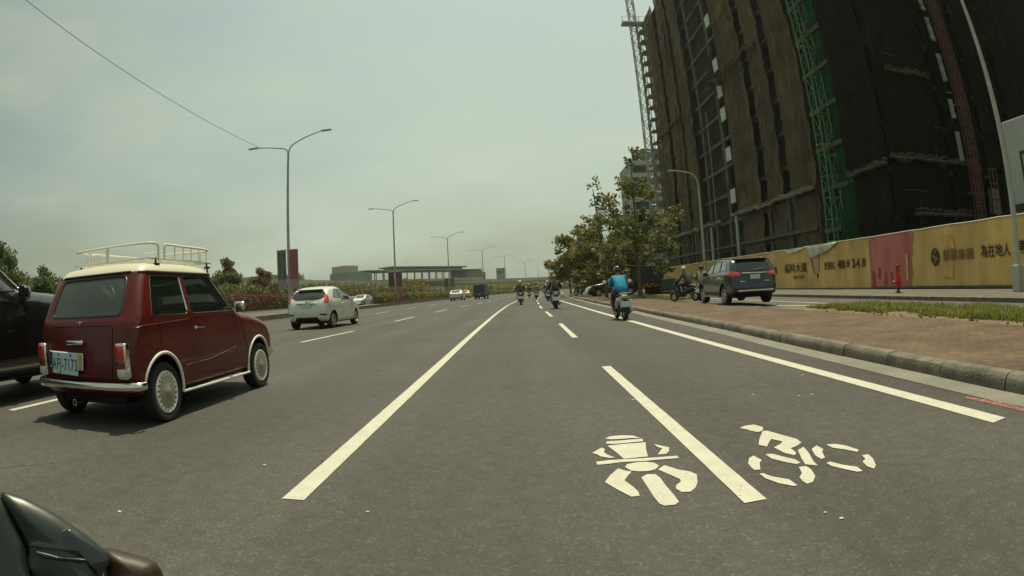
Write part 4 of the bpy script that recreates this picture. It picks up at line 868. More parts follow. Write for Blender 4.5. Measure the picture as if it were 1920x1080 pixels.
# ------------------------------------------------------------------ car building tools
def rpoly(pts, r=.03, seg=3):
    """round the corners of a convex polygon"""
    o = []; n_ = len(pts)
    for i in range(n_):
        p = Vector(pts[i]); a = (Vector(pts[i - 1]) - p); b_ = (Vector(pts[(i + 1) % n_]) - p)
        rr_ = min(r, a.length * .45, b_.length * .45); A = p + a.normalized() * rr_; C = p + b_.normalized() * rr_
        for k in range(seg + 1):
            t_ = k / seg; o.append(tuple(A * (1 - t_) ** 2 + p * 2 * t_ * (1 - t_) + C * t_ ** 2))
    return o
def make_shell(prof, W, bev, hw, crn=.02, sub=4, gy=.16, gz=.09):
    P = [Vector((p[0], p[1])) for p in spline([(q[0], q[1], 0) for q in prof], sub, True)]; P = [Vector((p.x, p.y)) for p in P]; n_ = len(P)
    area = sum(P[i].x * P[(i + 1) % n_].y - P[(i + 1) % n_].x * P[i].y for i in range(n_)); sg = 1 if area > 0 else -1
    nor = []
    for i in range(n_):
        t_ = (P[(i + 1) % n_] - P[i - 1]).normalized(); nor.append(Vector((-t_.y, t_.x)) * sg)
    X0 = W / 2; cols = []
    for k in range(5): a = PI / 2 * (1 - k / 5); cols.append((X0 - bev + bev * math.sin(a), bev * (1 - math.cos(a)) + crn))
    for k in range(0, 5): x = (X0 - bev) * (1 - k / 4); cols.append((x, crn * (x / X0) ** 2))
    cols = cols + [(-x, i_) for x, i_ in cols[:-1][::-1]]
    bm = bmesh.new(); rings = [[bm.verts.new((x, P[i].x + nor[i].x * ins, P[i].y + nor[i].y * ins)) for i in range(n_)] for x, ins in cols]
    for A, C in zip(rings, rings[1:]):
        for i in range(n_): bm.faces.new((A[i], A[(i + 1) % n_], C[(i + 1) % n_], C[i]))
    caps = [bm.faces.new(rings[0]), bm.faces.new(rings[-1][::-1])]
    bmesh.ops.triangulate(bm, faces=caps)
    ys_ = [p.x for p in P]; zs_ = [p.y for p in P]; y = min(ys_) + gy
    def cut(co, no): bmesh.ops.bisect_plane(bm, geom=bm.verts[:] + bm.edges[:] + bm.faces[:], dist=1e-5, plane_co=co, plane_no=no)
    while y < max(ys_): cut((0, y, 0), (0, 1, 0)); y += gy
    z = min(zs_) + gz
    while z < max(zs_): cut((0, 0, z), (0, 0, 1)); z += gz
    for v in bm.verts: v.co.x *= hw(v.co.y, v.co.z)
    bmesh.ops.recalc_face_normals(bm, faces=bm.faces)
    return bm
def region(bm, poly, axis, test):
    """cut the outline of a convex polygon into the shell (seen along axis) and return the faces inside it"""
    ia, ib = {'x': (1, 2), 'y': (0, 2), 'z': (0, 1)}[axis]; n_ = len(poly)
    pa = [p[0] for p in poly]; pb = [p[1] for p in poly]; lo = (min(pa) - .02, min(pb) - .02); hi = (max(pa) + .02, max(pb) + .02)
    cx_, cy_ = sum(pa) / n_, sum(pb) / n_
    def near(f):
        q = [v.co for v in f.verts]
        return max(v[ia] for v in q) > lo[0] and min(v[ia] for v in q) < hi[0] and max(v[ib] for v in q) > lo[1] and min(v[ib] for v in q) < hi[1] and test(f.calc_center_median(), f.normal)
    for i in range(n_):
        a, b_ = Vector(poly[i]), Vector(poly[(i + 1) % n_]); d = b_ - a
        if d.length < 1e-5: continue
        no2 = Vector((d.y, -d.x)).normalized(); co = [0, 0, 0]; no = [0, 0, 0]; co[ia], co[ib] = a; no[ia], no[ib] = no2
        fs = [f for f in bm.faces if near(f)]; es = {e for f in fs for e in f.edges}; vs = {v for f in fs for v in f.verts}
        bmesh.ops.bisect_plane(bm, geom=list(vs) + list(es) + fs, dist=1e-5, plane_co=co, plane_no=no)
        bm.normal_update()
    def inside(p):
        s = None
        for i in range(n_):
            a, b_ = poly[i], poly[(i + 1) % n_]; cr = (b_[0] - a[0]) * (p[ib] - a[1]) - (b_[1] - a[1]) * (p[ia] - a[0])
            if abs(cr) < 1e-9: continue
            if s is None: s = cr > 0
            elif (cr > 0) != s: return False
        return True
    return [f for f in bm.faces if near(f) and inside(f.calc_center_median())]
def extract(bm, faces, off=0.0, delete=True, thick=0.0, shrink=0.0):
    """lift the faces out into a mesh of their own, moved along their normals"""
    nb_ = bmesh.new(); vm = {}
    for f in faces:
        vs = []
        for v in f.verts:
            if v not in vm: vm[v] = nb_.verts.new(v.co)
            vs.append(vm[v])
        nb_.faces.new(vs)
    nb_.normal_update(); 
    if delete: bmesh.ops.delete(bm, geom=faces, context='FACES')
    if shrink: 
        r = bmesh.ops.inset_region(nb_, faces=nb_.faces[:], thickness=shrink, use_boundary=True, use_even_offset=True); bmesh.ops.delete(nb_, geom=r['faces'], context='FACES'); nb_.normal_update()
    if off:
        mv = {v: v.normal.copy() for v in nb_.verts}
        for v, n_ in mv.items(): v.co += n_ * off
    if thick:
        nb_.normal_update(); nv = {v: v.normal.copy() for v in nb_.verts}
        r = bmesh.ops.extrude_face_region(nb_, geom=nb_.faces[:], use_keep_orig=True)
        for v in list(nv): v.co -= nv[v] * thick
    return nb_
def boundary(bm):
    """ordered boundary loops"""
    es = {e for e in bm.edges if e.is_boundary}; loops = []
    while es:
        e = es.pop(); st = e.verts[0]; cur = e.verts[1]; lp = [st.co.copy(), cur.co.copy()]
        while cur is not st:
            nx = [x for x in cur.link_edges if x in es]
            if not nx: break
            es.discard(nx[0]); cur = nx[0].other_vert(cur); lp.append(cur.co.copy())
        loops.append(lp[:-1] if (lp[0] - lp[-1]).length < 1e-6 else lp)
    return sorted(loops, key=len, reverse=True)
def simplify(lp, d=.02):
    o = [lp[0]]
    for p in lp[1:]:
        if (p - o[-1]).length > d: o.append(p)
    if len(o) > 3 and (o[0] - o[-1]).length < d * .5: o.pop()
    return o
def trim(bm_patch, r, name, m, parent, off=0.0, n=6):
    lp = boundary(bm_patch)[0]; lp = simplify(lp); b2 = bmesh.new(); tube(b2, lp, r, n, closed=True); return link_mesh(name, b2, m, parent, 50)
SIDE = lambda s: (lambda cc, nn: cc.x * s > .25 and nn.x * s > .25)
REAR = lambda cc, nn: nn.y < -.25 and cc.y < .35
FRONT = lambda cc, nn: nn.y > .2 or nn.z > .3
def line_on(bm, pts, axis, s, r, name, m, parent, step=.04):
    """a thin groove or strip laid on the shell along a projected polyline"""
    tr_ = BVHTree.FromBMesh(bm); o = []
    for (a, b_) in zip(pts, pts[1:]):
        k = max(1, int((Vector(b_) - Vector(a)).length / step))
        for i in range(k + (1 if b_ == pts[-1] else 0)):
            p = Vector(a).lerp(Vector(b_), i / k)
            if axis == 'x': h_ = tr_.ray_cast(Vector((3 * s, p.x, p.y)), Vector((-s, 0, 0)))
            elif axis == 'y': h_ = tr_.ray_cast(Vector((p.x, 6 * s, p.y)), Vector((0, -s, 0)))
            else: h_ = tr_.ray_cast(Vector((p.x, p.y, 4)), Vector((0, 0, -1)))
            if h_[0] is not None: o.append(h_[0] + h_[1] * r * .2)
    if len(o) > 1:
        b2 = bmesh.new(); tube(b2, o, r, 5); return link_mesh(name, b2, m, parent, 50)
def wheel(parent, x, y, rad, wd, rimm, style, s, covr=None, name='wheel'):
    w_ = bpy.data.objects.new(name, None); COL.objects.link(w_); w_.parent = parent; w_.location = (x, y, rad); w_.empty_display_size = .1
    rr_ = rad * .66 if style != 'slots' else rad * .70
    bm = bmesh.new(); h_ = wd / 2
    lathe(bm, [(rr_, -h_ * .8), (rad * .80, -h_), (rad * .95, -h_ * .95), (rad, -h_ * .7), (rad, h_ * .7), (rad * .95, h_ * .95), (rad * .80, h_), (rr_, h_ * .8)], 36, 'x')
    link_mesh('tyre', bm, MAT['rubber'], w_, 40)
    q = s * h_; bm = bmesh.new()
    lathe(bm, [(rr_ * 1.02, q * .85), (rr_ * .96, q * .9), (rr_ * .90, q * .62), (rr_ * .88, q * .2), (.02, q * .15)], 30, 'x'); link_mesh('rim_barrel', bm, MAT['black'] if style != 'slots' else MAT['dark'], w_, 40)
    if style == 'slots':       # cover with a ring of slots
        bm = bmesh.new(); lathe(bm, [(rr_ * 1.03, q * .84), (rr_ * 1.0, q * .98), (rr_ * .93, q * 1.0), (rr_ * .92, q * .86)], 40, 'x'); link_mesh('rim', bm, MAT['coverw'], w_, 40)
        bm = bmesh.new()
        for k in range(20):
            a = 2 * PI * k / 20; 
            for (r0, r1, wdt) in ((rr_ * .74, rr_ * .94, .018),):
                ca, sa = math.cos(a), math.sin(a); pts = []
                for (r_, t_) in ((r0, -wdt * .7), (r1, -wdt), (r1, wdt), (r0, wdt * .7)): pts.append((ca * r_ - sa * t_, sa * r_ + ca * t_))
                A = [bm.verts.new((q * .97, p[0], p[1])) for p in pts]; C = [bm.verts.new((q * .80, p[0], p[1])) for p in pts]
                bm.faces.new(A); bm.faces.new(C[::-1])
                for i in range(4): bm.faces.new((A[i], A[(i + 1) % 4], C[(i + 1) % 4], C[i]))
        link_mesh('slot_ribs', bm, MAT['coverw'], w_)
        bm = bmesh.new(); lathe(bm, [(rr_ * .76, q * .80), (rr_ * .76, q * .97), (rr_ * .55, q * 1.02), (rr_ * .28, q * 1.0), (rr_ * .2, q * 1.12), (.004, q * 1.14)], 30, 'x'); link_mesh('wheel_cover', bm, MAT['cover'], w_, 40)
    else:
        bm = bmesh.new(); lathe(bm, [(rr_ * 1.02, q * .86), (rr_ * .99, q * .99), (rr_ * .93, q * .97), (rr_ * .90, q * .8)], 36, 'x'); link_mesh('rim', bm, rimm, w_, 40)
        ns = {'five': 5, 'ten': 10}[style]; bm = bmesh.new()
        for k in range(ns):
            a = 2 * PI * (k + .3) / ns; ca, sa = math.cos(a), math.sin(a); wo = .030 if ns == 5 else .014; pts = [(rr_ * .15, -wo * 1.3), (rr_ * .95, -wo), (rr_ * .95, wo), (rr_ * .15, wo * 1.3)]
            A = [bm.verts.new((q * (.86 if i in (1, 2) else .80), ca * p[0] - sa * p[1], sa * p[0] + ca * p[1])) for i, p in enumerate(pts)]; C = [bm.verts.new((q * .6, v.co.y, v.co.z)) for v in A]
            bm.faces.new(A); bm.faces.new(C[::-1])
            for i in range(4): bm.faces.new((A[i], A[(i + 1) % 4], C[(i + 1) % 4], C[i]))
        lathe(bm, [(rr_ * .24, q * .6), (rr_ * .22, q * .86), (.004, q * .9)], 20, 'x'); link_mesh('spokes', bm, rimm, w_)
    return w_
def seat_bm(x, y, z=.35, bh=.6, wd=.46):
    bm = rbox(x - wd / 2, x + wd / 2, y - .25, y + .25, z, z + .16, .05, 3); b2 = rbox(x - wd / 2, x + wd / 2, y - .36, y - .24, z + .1, z + bh, .05, 3)
    me = bpy.data.meshes.new('tmp'); b2.to_mesh(me); b2.free(); bm.from_mesh(me)
    b2 = rbox(x - .12, x + .12, y - .37, y - .27, z + bh + .03, z + bh + .2, .035, 2); b2.to_mesh(me); b2.free(); bm.from_mesh(me); bpy.data.meshes.remove(me)
    return bm
def cut_arches(bm, ys_, rad, zc, W):
    lips = []
    for y in ys_:
        for s in (1, -1):
            poly = [(y + rad * math.cos(a), zc + rad * math.sin(a)) for a in [2 * PI * i / 24 for i in range(24)]]
            fs = region(bm, poly, 'x', lambda cc, nn, s=s: cc.x * s > W * .3 and abs(nn.x) > .2)
            bmesh.ops.delete(bm, geom=fs, context='FACES')

# ------------------------------------------------------------------ the maroon small car with a cream roof
def small_classic():
    WB = 2.13
    t = thing('small_car', 'classic maroon small car with cream roof and white roof rack', 'car', (-3.83, 4.30, 0), 0)
    prof = [(-.40, .26), (-.47, .36), (-.485, .52), (-.46, .72), (-.42, .88), (-.375, .96), (-.29, 1.12), (-.18, 1.29), (-.11, 1.365), (0, 1.41), (.25, 1.425), (.6, 1.43), (.95, 1.42), (1.14, 1.39), (1.22, 1.35), (1.31, 1.25), (1.48, 1.07), (1.60, .965), (1.72, .925), (2.0, .89), (2.3, .83), (2.48, .76), (2.58, .64), (2.61, .52), (2.60, .38), (2.54, .28), (2.2, .23), (1.2, .215), (.3, .215), (-.2, .225)]
    def hw(y, z):
        f = 1.0
        if z > .92: f -= (z - .92) * .40
        elif z < .62: f -= (.62 - z) * .07
        else: f -= abs(z - .74) * .03
        f -= max(0, y - 1.5) ** 2 * .035; f -= max(0, .0 - y) ** 2 * .25
        return f
    bm = make_shell(prof, 1.50, .085, hw, crn=.025)
    # wheel arches
    cut_arches(bm, (0, WB), .315, .285, 1.5)
    roof = region(bm, [(-.9, 1.318), (2, 1.318), (2, 2), (-.9, 2)], 'x', lambda cc, nn: True)
    rb = extract(bm, roof, 0); link_mesh('roof', rb, MAT['cream'], t, 50)
    # glazing
    glz = []
    for s in (1, -1):
        for poly in (rpoly([(-.14, .925), (.50, .925), (.50, 1.288), (-.02, 1.288)], .055), rpoly([(.57, .925), (1.53, .925), (1.30, 1.17), (1.20, 1.288), (.57, 1.288)], .045)):
            fs = region(bm, poly, 'x', SIDE(s)); p = extract(bm, fs, -.008); g = p.copy(); trim(p, .009, 'window_trim', MAT['black'] if poly[0][0] > .3 else MAT['chrome'], t); p.free(); link_mesh('side_window', g, MAT['glass'], t, 60)
    fs = region(bm, rpoly([(-.53, .945), (.53, .945), (.48, 1.285), (-.48, 1.285)], .07, 4), 'y', lambda cc, nn: nn.y < -.2 and cc.y < .1); p = extract(bm, fs, -.006); g = p.copy(); trim(p, .012, 'rear_seal', MAT['black'], t); trim(p, .006, 'rear_trim', MAT['chrome'], t); p.free(); link_mesh('rear_window', g, MAT['rglass'], t, 60)
    fs = region(bm, rpoly([(-.53, 1.0), (.53, 1.0), (.48, 1.30), (-.48, 1.30)], .06, 3), 'y', lambda cc, nn: nn.y > .2 and cc.y > .8); p = extract(bm, fs, -.006); g = p.copy(); trim(p, .012, 'windscreen_seal', MAT['black'], t); p.free(); link_mesh('windscreen', g, MAT['glass'], t, 60)
    # lid, doors and seams
    full = bm.copy()
    for s in (1, -1):
        fs = region(bm, rpoly([(.53, .36), (1.43, .30), (1.53, .40), (1.53, .885), (.53, .885)], .04), 'x', SIDE(s)); d = extract(bm, fs, 0, shrink=.005); dr = link_mesh('door', d, MAT['maroon'], t, 40)
        q = bmesh.new(); tube(q, [(s * .735, .61, .79), (s * .765, .63, .791), (s * .768, .73, .791), (s * .765, .77, .791)], .009, 8); lathe(q, [(.02, -.0), (.018, .02), (.004, .03)], 12, 'x', (s * .735, .62, .79)); link_mesh('handle', q, MAT['chrome'], dr, 40)
        q = bmesh.new(); tube(q, [(s * .70, 1.50, .92), (s * .78, 1.52, .95), (s * .80, 1.54, .965)], .009, 6); link_mesh('mirror_stalk', q, MAT['chrome'], t)
        q = rbox(s * .81 - .065, s * .81 + .065, 1.50, 1.56, .925, 1.02, .03, 3); mr = link_mesh('door_mirror', q, MAT['chrome'], t, 50)
        # arch flares and sill strip in pale trim
        for yy in (0, WB):
            a0, a1 = (R(-12), R(168)) if yy == 0 else (R(12), R(192)); pts = []
            for i in range(21):
                a = a0 + (a1 - a0) * i / 20; y_, z_ = yy + .322 * math.cos(a), .285 + .322 * math.sin(a); pts.append((s * (.75 * hw(y_, z_) - .004), y_, z_))
            q = bmesh.new(); tube(q, pts, .017, 8); link_mesh('arch_trim', q, MAT['coverw'], t, 50)
        q = bmesh.new(); tube(q, [(s * .745 * hw(0, .22), .33, .222), (s * .742, 1.0, .222), (s * .74, 1.80, .222)], .013, 6); link_mesh('sill_trim', q, MAT['coverw'], t, 50)
        line_on(full, [(-.47, .82), (-.30, .85), (.3, .87), (.52, .875)], 'x', s, .005, 'waist_line', MAT['maroon'], t)
        line_on(full, [(.40, .46), (.9, .47), (1.5, .54)], 'x', s, .0015, 'pale_streak', MAT['cover'], t)  # thin pale line along the lower side
        line_on(full, [(-.04, .88), (.0, .60), (-.05, .56)], 'x', s, .003, 'body_seam', MAT['dark'], t)
        line_on(full, [(1.6, .93), (1.74, .62), (1.80, .50)], 'x', s, .004, 'body_seam', MAT['dark'], t)
        line_on(full, [(-.25, 1.31), (1.24, 1.312)], 'x', s, .014, 'rain_gutter', MAT['black'], t)
    fs = region(bm, rpoly([(-.46, .42), (.46, .42), (.47, .865), (-.47, .865)], .07, 4), 'y', REAR); d = extract(bm, fs, .004, shrink=.006); lid = link_mesh('boot_lid', d, MAT['maroon'], t, 40)
    line_on(full, [(-.5, 1.312), (.5, 1.312)], 'y', -1, .013, 'rain_gutter', MAT['black'], t)
    full.free()
    link_mesh('body', bm, MAT['maroon'], t, 38)
    # dark inner box so nothing shows through seams, floor, seats, wheel of steering
    q = bmesh.new(); box(q, -.64, .64, -.36, 2.42, .26, .30); box(q, -.62, .62, -.40, -.36, .30, .84); box(q, -.64, .64, 1.56, 1.60, .3, .90); box(q, -.45, .45, -.33, 2.35, .18, .26)
    for s in (1, -1): box(q, s * .655 - .01, s * .655 + .01, .36, 1.62, .3, .84); 
    for yy in (0, WB): box(q, -.56, .56, yy - .36, yy + .36, .30, .64)
    link_mesh('underbody', q, MAT['dark'], t)
    q = bmesh.new(); box(q, -.60, .60, 1.40, 1.56, .76, .90); link_mesh('dashboard', q, MAT['black'], t)
    for x in (-.3, .3): link_mesh('seat', seat_bm(x, .80, .34, .58, .42), mat('seat cloth', (.05, .05, .045), .8) if x < 0 else bpy.data.materials['seat cloth'], t, 50)
    link_mesh('rear_seat', rbox(-.55, .55, -.1, .35, .45, .78, .06, 3), bpy.data.materials['seat cloth'], t, 50)
    q = bmesh.new(); tube(q, [(-.3 + .19 * math.cos(a), 1.22 + .05 * math.sin(a), .90 + .18 * math.sin(a)) for a in [i * PI / 10 for i in range(20)]], .014, 6, closed=True); link_mesh('steering_wheel', q, MAT['black'], t, 50)
    q = bmesh.new(); lathe(q, [(.0, -.02), (.062, -.02), (.07, 0), (.062, .02), (.0, .02)], 20, 'x', (.53, -.06, .97)); link_mesh('seat_belt_reel', q, mat('grey plastic', (.3, .31, .29), .6), t, 50)
    q = bmesh.new(); tube(q, [(.55, -.06, .98), (.53, -.12, 1.1), (.50, -.13, 1.22)], .018, 5); link_mesh('seat_belt', q, bpy.data.materials['grey plastic'], t)
    # rear bumper, lamps, handle, plates
    pts = spline([(-.765, -.36, .365), (-.72, -.47, .362), (-.5, -.515, .358), (0, -.53, .358), (.5, -.515, .358), (.72, -.47, .362), (.765, -.36, .365)], 5); q = bmesh.new()
    rings = []
    for i, p in enumerate(pts):
        a = pts[max(0, i - 1)]; b_ = pts[min(len(pts) - 1, i + 1)]; d_ = (b_ - a).normalized(); n_ = Vector((d_.y, -d_.x, 0))
        rings.append([q.verts.new(p + n_ * o + Vector((0, 0, z))) for o, z in ((-.012, -.040), (.004, -.038), (.020, -.022), (.025, 0), (.020, .022), (.004, .038), (-.012, .040))])
    for A, C in zip(rings, rings[1:]):
        for k in range(7): q.faces.new((A[k], A[(k + 1) % 7], C[(k + 1) % 7], C[k]))
    q.faces.new(rings[0]); q.faces.new(rings[-1][::-1]); link_mesh('rear_bumper', q, MAT['chrome'], t, 50)
    q = bmesh.new(); tube(q, spline([(-.74, 2.45, .40), (-.5, 2.57, .40), (0, 2.60, .40), (.5, 2.57, .40), (.74, 2.45, .40)], 4), .045, 8); link_mesh('front_bumper', q, MAT['chrome'], t, 50)
    for s in (1, -1):
        fr = link_mesh('tail_light', rbox(s * .605 - .066, s * .605 + .066, -.515, -.40, .425, .725, .022, 3), MAT['chrome'], t, 50)
        link_mesh('red_lens', rbox(s * .605 - .050, s * .605 + .050, -.532, -.50, .590, .708, .012, 2), MAT['redlens'], fr, 50)
        link_mesh('dark_lens', rbox(s * .605 - .050, s * .605 + .050, -.531, -.50, .515, .588, .01, 2), MAT['dimred'], fr, 50)
        link_mesh('clear_lens', rbox(s * .605 - .050, s * .605 + .050, -.531, -.50, .445, .513, .01, 2), MAT['clearlens'], fr, 50)
        q = bmesh.new(); lathe(q, [(.09, 0), (.095, .03), (.08, .05), (.03, .065), (.004, .07)], 20, 'y', (s * .52, 2.46, .68)); hl = link_mesh('headlight', q, MAT['clearlens'], t, 50)
    q = rbox(-.15, .10, -.525, -.472, .708, .748, .014, 3); link_mesh('boot_handle', q, MAT['chrome'], lid, 50)
    q = bmesh.new(); lathe(q, [(.016, 0), (.016, -.012), (.004, -.02)], 12, 'y', (0, -.42, .895)); tube(q, [(-.05, -.435, .897), (.05, -.435, .897)], .006, 6); link_mesh('badge', q, MAT['chrome'], t, 50)
    pl = bpy.data.objects.new('number_plate', None); COL.objects.link(pl); pl.parent = lid; pl.location = (-.20, -.517, .545); pl.rotation_euler = (R(-7), R(2.0), R(-2)); pl.scale = (1.14,) * 3
    link_mesh('plate', rbox(-.19, .19, -.008, .0, -.085, .085, .003, 1), MAT['plate'], pl)
    text_obj('plate_lettering', 'AFJ-7173', .128, MAT['plated'], pl, (0, -.0085, -.012), (R(90), 0, 0), .001, .0016, .70, 1.13)
    for x in (-.09, .09): q = bmesh.new(); lathe(q, [(.01, 0), (.01, -.005), (.001, -.006)], 8, 'y', (x, -.009, .066)); link_mesh('plate_bolt', q, MAT['plated'], pl)
    bk = link_mesh('plate_backing', rbox(-.245, .25, -.001, .012, -.04, .09, .004, 1), MAT['white'], pl)
    q = bmesh.new(); box(q, -.24, -.195, -.004, -.0015, -.03, .08); link_mesh('blue_sticker', q, mat('blue sticker', (.03, .04, .12), .5), pl)
    q = bmesh.new(); box(q, .195, .245, -.004, -.0015, -.035, .08); link_mesh('yellow_sticker', q, mat('yellow sticker', (.42, .34, .12), .5), pl)
    q = bmesh.new(); lathe(q, [(.03, 0), (.03, -.10), (.022, -.10), (.022, 0)], 14, 'y', (-.12, -.42, .20)); link_mesh('exhaust', q, MAT['chrome'], t, 40)
    q = bmesh.new(); tube(q, [(.50, .40, 1.40), (.46, .30, 1.49)], .007, 6); tube(q, [(.40, .22, 1.50), (.47, .32, 1.51), (.52, .40, 1.40)], .006, 6); link_mesh('aerial', q, MAT['white'], t)
    q = bmesh.new(); tube(q, [(-.76, -.2, .80), (-.79, -.22, .82)], .02, 8); lathe(q, [(.0, 0), (.03, .01), (.032, .03), (.0, .04)], 12, 'x', (-.80, -.25, .84)); link_mesh('fuel_cap', q, MAT['chrome'], t, 50)
    for s in (1, -1):
        for y in (0, WB): wheel(t, s * .665, y, .262, .165, None, 'slots', s)
    # roof rack: white tubes
    rk = bpy.data.objects.new('roof_rack', None); COL.objects.link(rk); rk.parent = t; rk.location = (0, .20, -.005)
    W_ = .56; y0, y1 = -.10, 1.12; zt0, zt1 = 1.615, 1.60
    base = [(-W_, y0, 1.45), (W_, y0, 1.45), (W_, y1, 1.45), (-W_, y1, 1.45)]
    q = bmesh.new(); tube(q, [Vector((p[0], p[1], p[2])) for p in base], .010, 6, closed=True); link_mesh('lower_rail', q, MAT['white'], rk, 50)
    def hoop(pts): q = bmesh.new(); tube(q, spline(pts, 4), .0125, 8); link_mesh('hoop', q, MAT['white'], rk, 50)
    zt = 1.585
    hoop([(-W_, .15, 1.45), (-W_, .13, 1.56), (-W_, .08, zt), (-W_, -.04, zt), (-W_ + .08, y0, zt), (0, y0, zt + .005), (W_ - .08, y0, zt), (W_, -.04, zt), (W_, .02, zt - .005), (W_, .05, 1.56), (W_, .055, 1.43)])
    hoop([(W_, .16, 1.46), (W_, .17, 1.57), (W_, .22, zt), (W_, .5, zt), (W_, 1.0, zt), (W_ - .1, y1, zt - .01), (0, y1, zt), (-W_ + .1, y1, zt - .01), (-W_, 1.0, zt), (-W_, .5, zt), (-W_, .25, zt), (-W_, .2, 1.56), (-W_, .2, 1.46)])
    for k in range(5):
        for s in (1, -1):
            y = .36 + k * .165; q = bmesh.new(); tube(q, [(s * W_, y, 1.45), (s * W_, y, zt)], .008, 6); link_mesh('rack_post', q, MAT['white'], rk)
    for k in range(5):
        x = -.42 + k * .21; q = bmesh.new(); tube(q, [(x, y1, 1.45), (x, y1, zt - .01)], .008, 6); link_mesh('rack_post', q, MAT['white'], rk)
        q = bmesh.new(); box(q, x - .025, x + .025, y0 + .011, y1 - .011, 1.448, 1.458); link_mesh('rack_slat', q, MAT['white'], rk)
    q = bmesh.new(); box(q, -.055, -.005, y0 - .004, y0 + .004, 1.45, zt); link_mesh('rack_plate', q, MAT['white'], rk)
    for s in (1, -1):
        for y in (.0, 1.02):
            q = bmesh.new(); tube(q, [(s * W_, y, 1.45), (s * (W_ + .015), y, 1.33)], .012, 6); box(q, s * (W_ + .01) - .02, s * (W_ + .01) + .02, y - .035, y + .035, 1.385, 1.405); link_mesh('rack_foot', q, MAT['black'], rk)
    return t
car0 = small_classic()

# ------------------------------------------------------------------ generic modern cars
def car(name, label, cat, loc, rz, prof, W, hwf, paint, wb, rad, wins, rear, front, arch, lamps_, group=None, bev=.10, wstyle='ten', extra=None, glass='dglass', sc=1, crn=.03, ww=.2, lowdark=None, doors=None, tw=None):
    t = thing(name, label, cat, loc, rz, group, sc)
    bm = make_shell(prof, W, bev, hwf, crn=crn, gy=.22, gz=.12, sub=3)
    cut_arches(bm, (0, wb), arch, rad, W)
    for s in (1, -1):
        for poly in wins:
            fs = region(bm, rpoly(poly, .05, 2), 'x', SIDE(s)); p = extract(bm, fs, .002); g = p.copy(); trim(p, .010, 'window_trim', MAT['black'], t, n=5); p.free(); link_mesh('side_window', g, MAT[glass], t, 60)
        for poly in (doors or []):
            fs = region(bm, rpoly(poly, .05, 2), 'x', SIDE(s)); d = extract(bm, fs, 0, shrink=.007); dr = link_mesh('door', d, paint, t, 40)
            y1 = min(p[0] for p in poly) + .12; z1 = max(p[1] for p in poly) - .13; x1 = s * W / 2 * hwf(y1, z1)
            q = bmesh.new(); tube(q, [(x1 - s * .005, y1, z1), (x1 + s * .02, y1 + .02, z1), (x1 + s * .02, y1 + .14, z1), (x1 - s * .005, y1 + .17, z1)], .012, 6); link_mesh('handle', q, MAT['chrome'] if paint != MAT['carwhite'] else paint, dr)
    for (poly, nm, tst) in ((rear, 'rear_window', REAR), (front, 'windscreen', lambda cc, nn: nn.y > .2 and cc.y > .8)):
        if poly: fs = region(bm, rpoly(poly, .07, 3), 'y', tst); p = extract(bm, fs, .002); g = p.copy(); trim(p, .010, 'window_seal', MAT['black'], t, n=5); p.free(); link_mesh(nm, g, MAT[glass], t, 60)
    for (nm, axis, poly, mk, off, tst) in lamps_:
        for s in ((1, -1) if poly[0][0] is not None and nm != 'single' else (1,)):
            pp = [(p[0] * s, p[1]) for p in poly] if axis in ('y', 'z') else poly
            if axis == 'y':
                ctr = sum(p[0] for p in poly) / len(poly)
                if abs(ctr) < .02 and s == -1: continue
            fs = region(bm, rpoly(pp, .02, 2), axis, (lambda cc, nn, s=s: cc.x * s > .2 and nn.x * s > .12 and tst(cc, nn)) if axis == 'x' else tst)
            if fs: p = extract(bm, fs, off); link_mesh(nm, p, MAT[mk], t, 50)
    if lowdark:
        fs = region(bm, lowdark, 'x', lambda cc, nn: True); p = extract(bm, fs, -.004); link_mesh('lower_cladding', p, MAT['black'], t, 50)
    link_mesh('body', bm, paint, t, 40)
    ys_ = [p[0] for p in prof]; y0, y1 = min(ys_), max(ys_); zb = min(p[1] for p in prof)
    q = bmesh.new(); box(q, -W * .40, W * .40, y0 + .25, y1 - .3, zb + .01, zb + .06)
    for yy in (0, wb): box(q, -W * .33, W * .33, yy - arch - .03, yy + arch + .03, zb + .05, rad * 2 + .12)
    bz = min(p[1] for p in wins[0]) - .1 if wins else .8
    for s in (1, -1): box(q, s * W * .44 - .01, s * W * .44 + .01, arch + .02, wb - arch - .02, zb + .06, bz)
    link_mesh('underbody', q, MAT['dark'], t)
    tx = tw or (W / 2 - ww / 2 - .03)
    for s in (1, -1):
        for y in (0, wb): wheel(t, s * tx, y, rad, ww, MAT['alloy'], wstyle, s)
    if extra: extra(t)
    return t
def plate(t, x, y, z, w_=.38, h_=.16, rz=0, bars=True):
    p = link_mesh('number_plate', rbox(x - w_ / 2, x + w_ / 2, y - .012, y, z - h_ / 2, z + h_ / 2, .004, 1), MAT['plate'], t)
    return p
def mirror(t, x, y, z, m_, w_=.16):
    for s in (1, -1):
        q = bmesh.new(); loft(q, [(y - .07, s * (x + .08), z, w_ * .48, .065), (y - .03, s * (x + .08), z, w_ * .5, .075), (y + .05, s * (x + .07), z, w_ * .42, .06), (y + .09, s * (x + .05), z, w_ * .2, .03)], 14); mm_ = link_mesh('door_mirror', q, m_, t, 50)
        q = bmesh.new(); box(q, min(s * (x - .03), s * (x + .03)), max(s * (x - .03), s * (x + .03)), y - .01, y + .04, z - .06, z - .01); link_mesh('mirror_arm', q, MAT['black'], mm_)
def hwgen(belt, tum, W, f0=.02, yfront=3, yrear=0, low=.5):
    def f(y, z):
        k = 1.0
        if z > belt: k -= (z - belt) * tum
        if z < low: k -= (low - z) * .08
        k -= max(0, y - yfront) ** 2 * .18; k -= max(0, yrear - y) ** 2 * .22
        return k
    return f
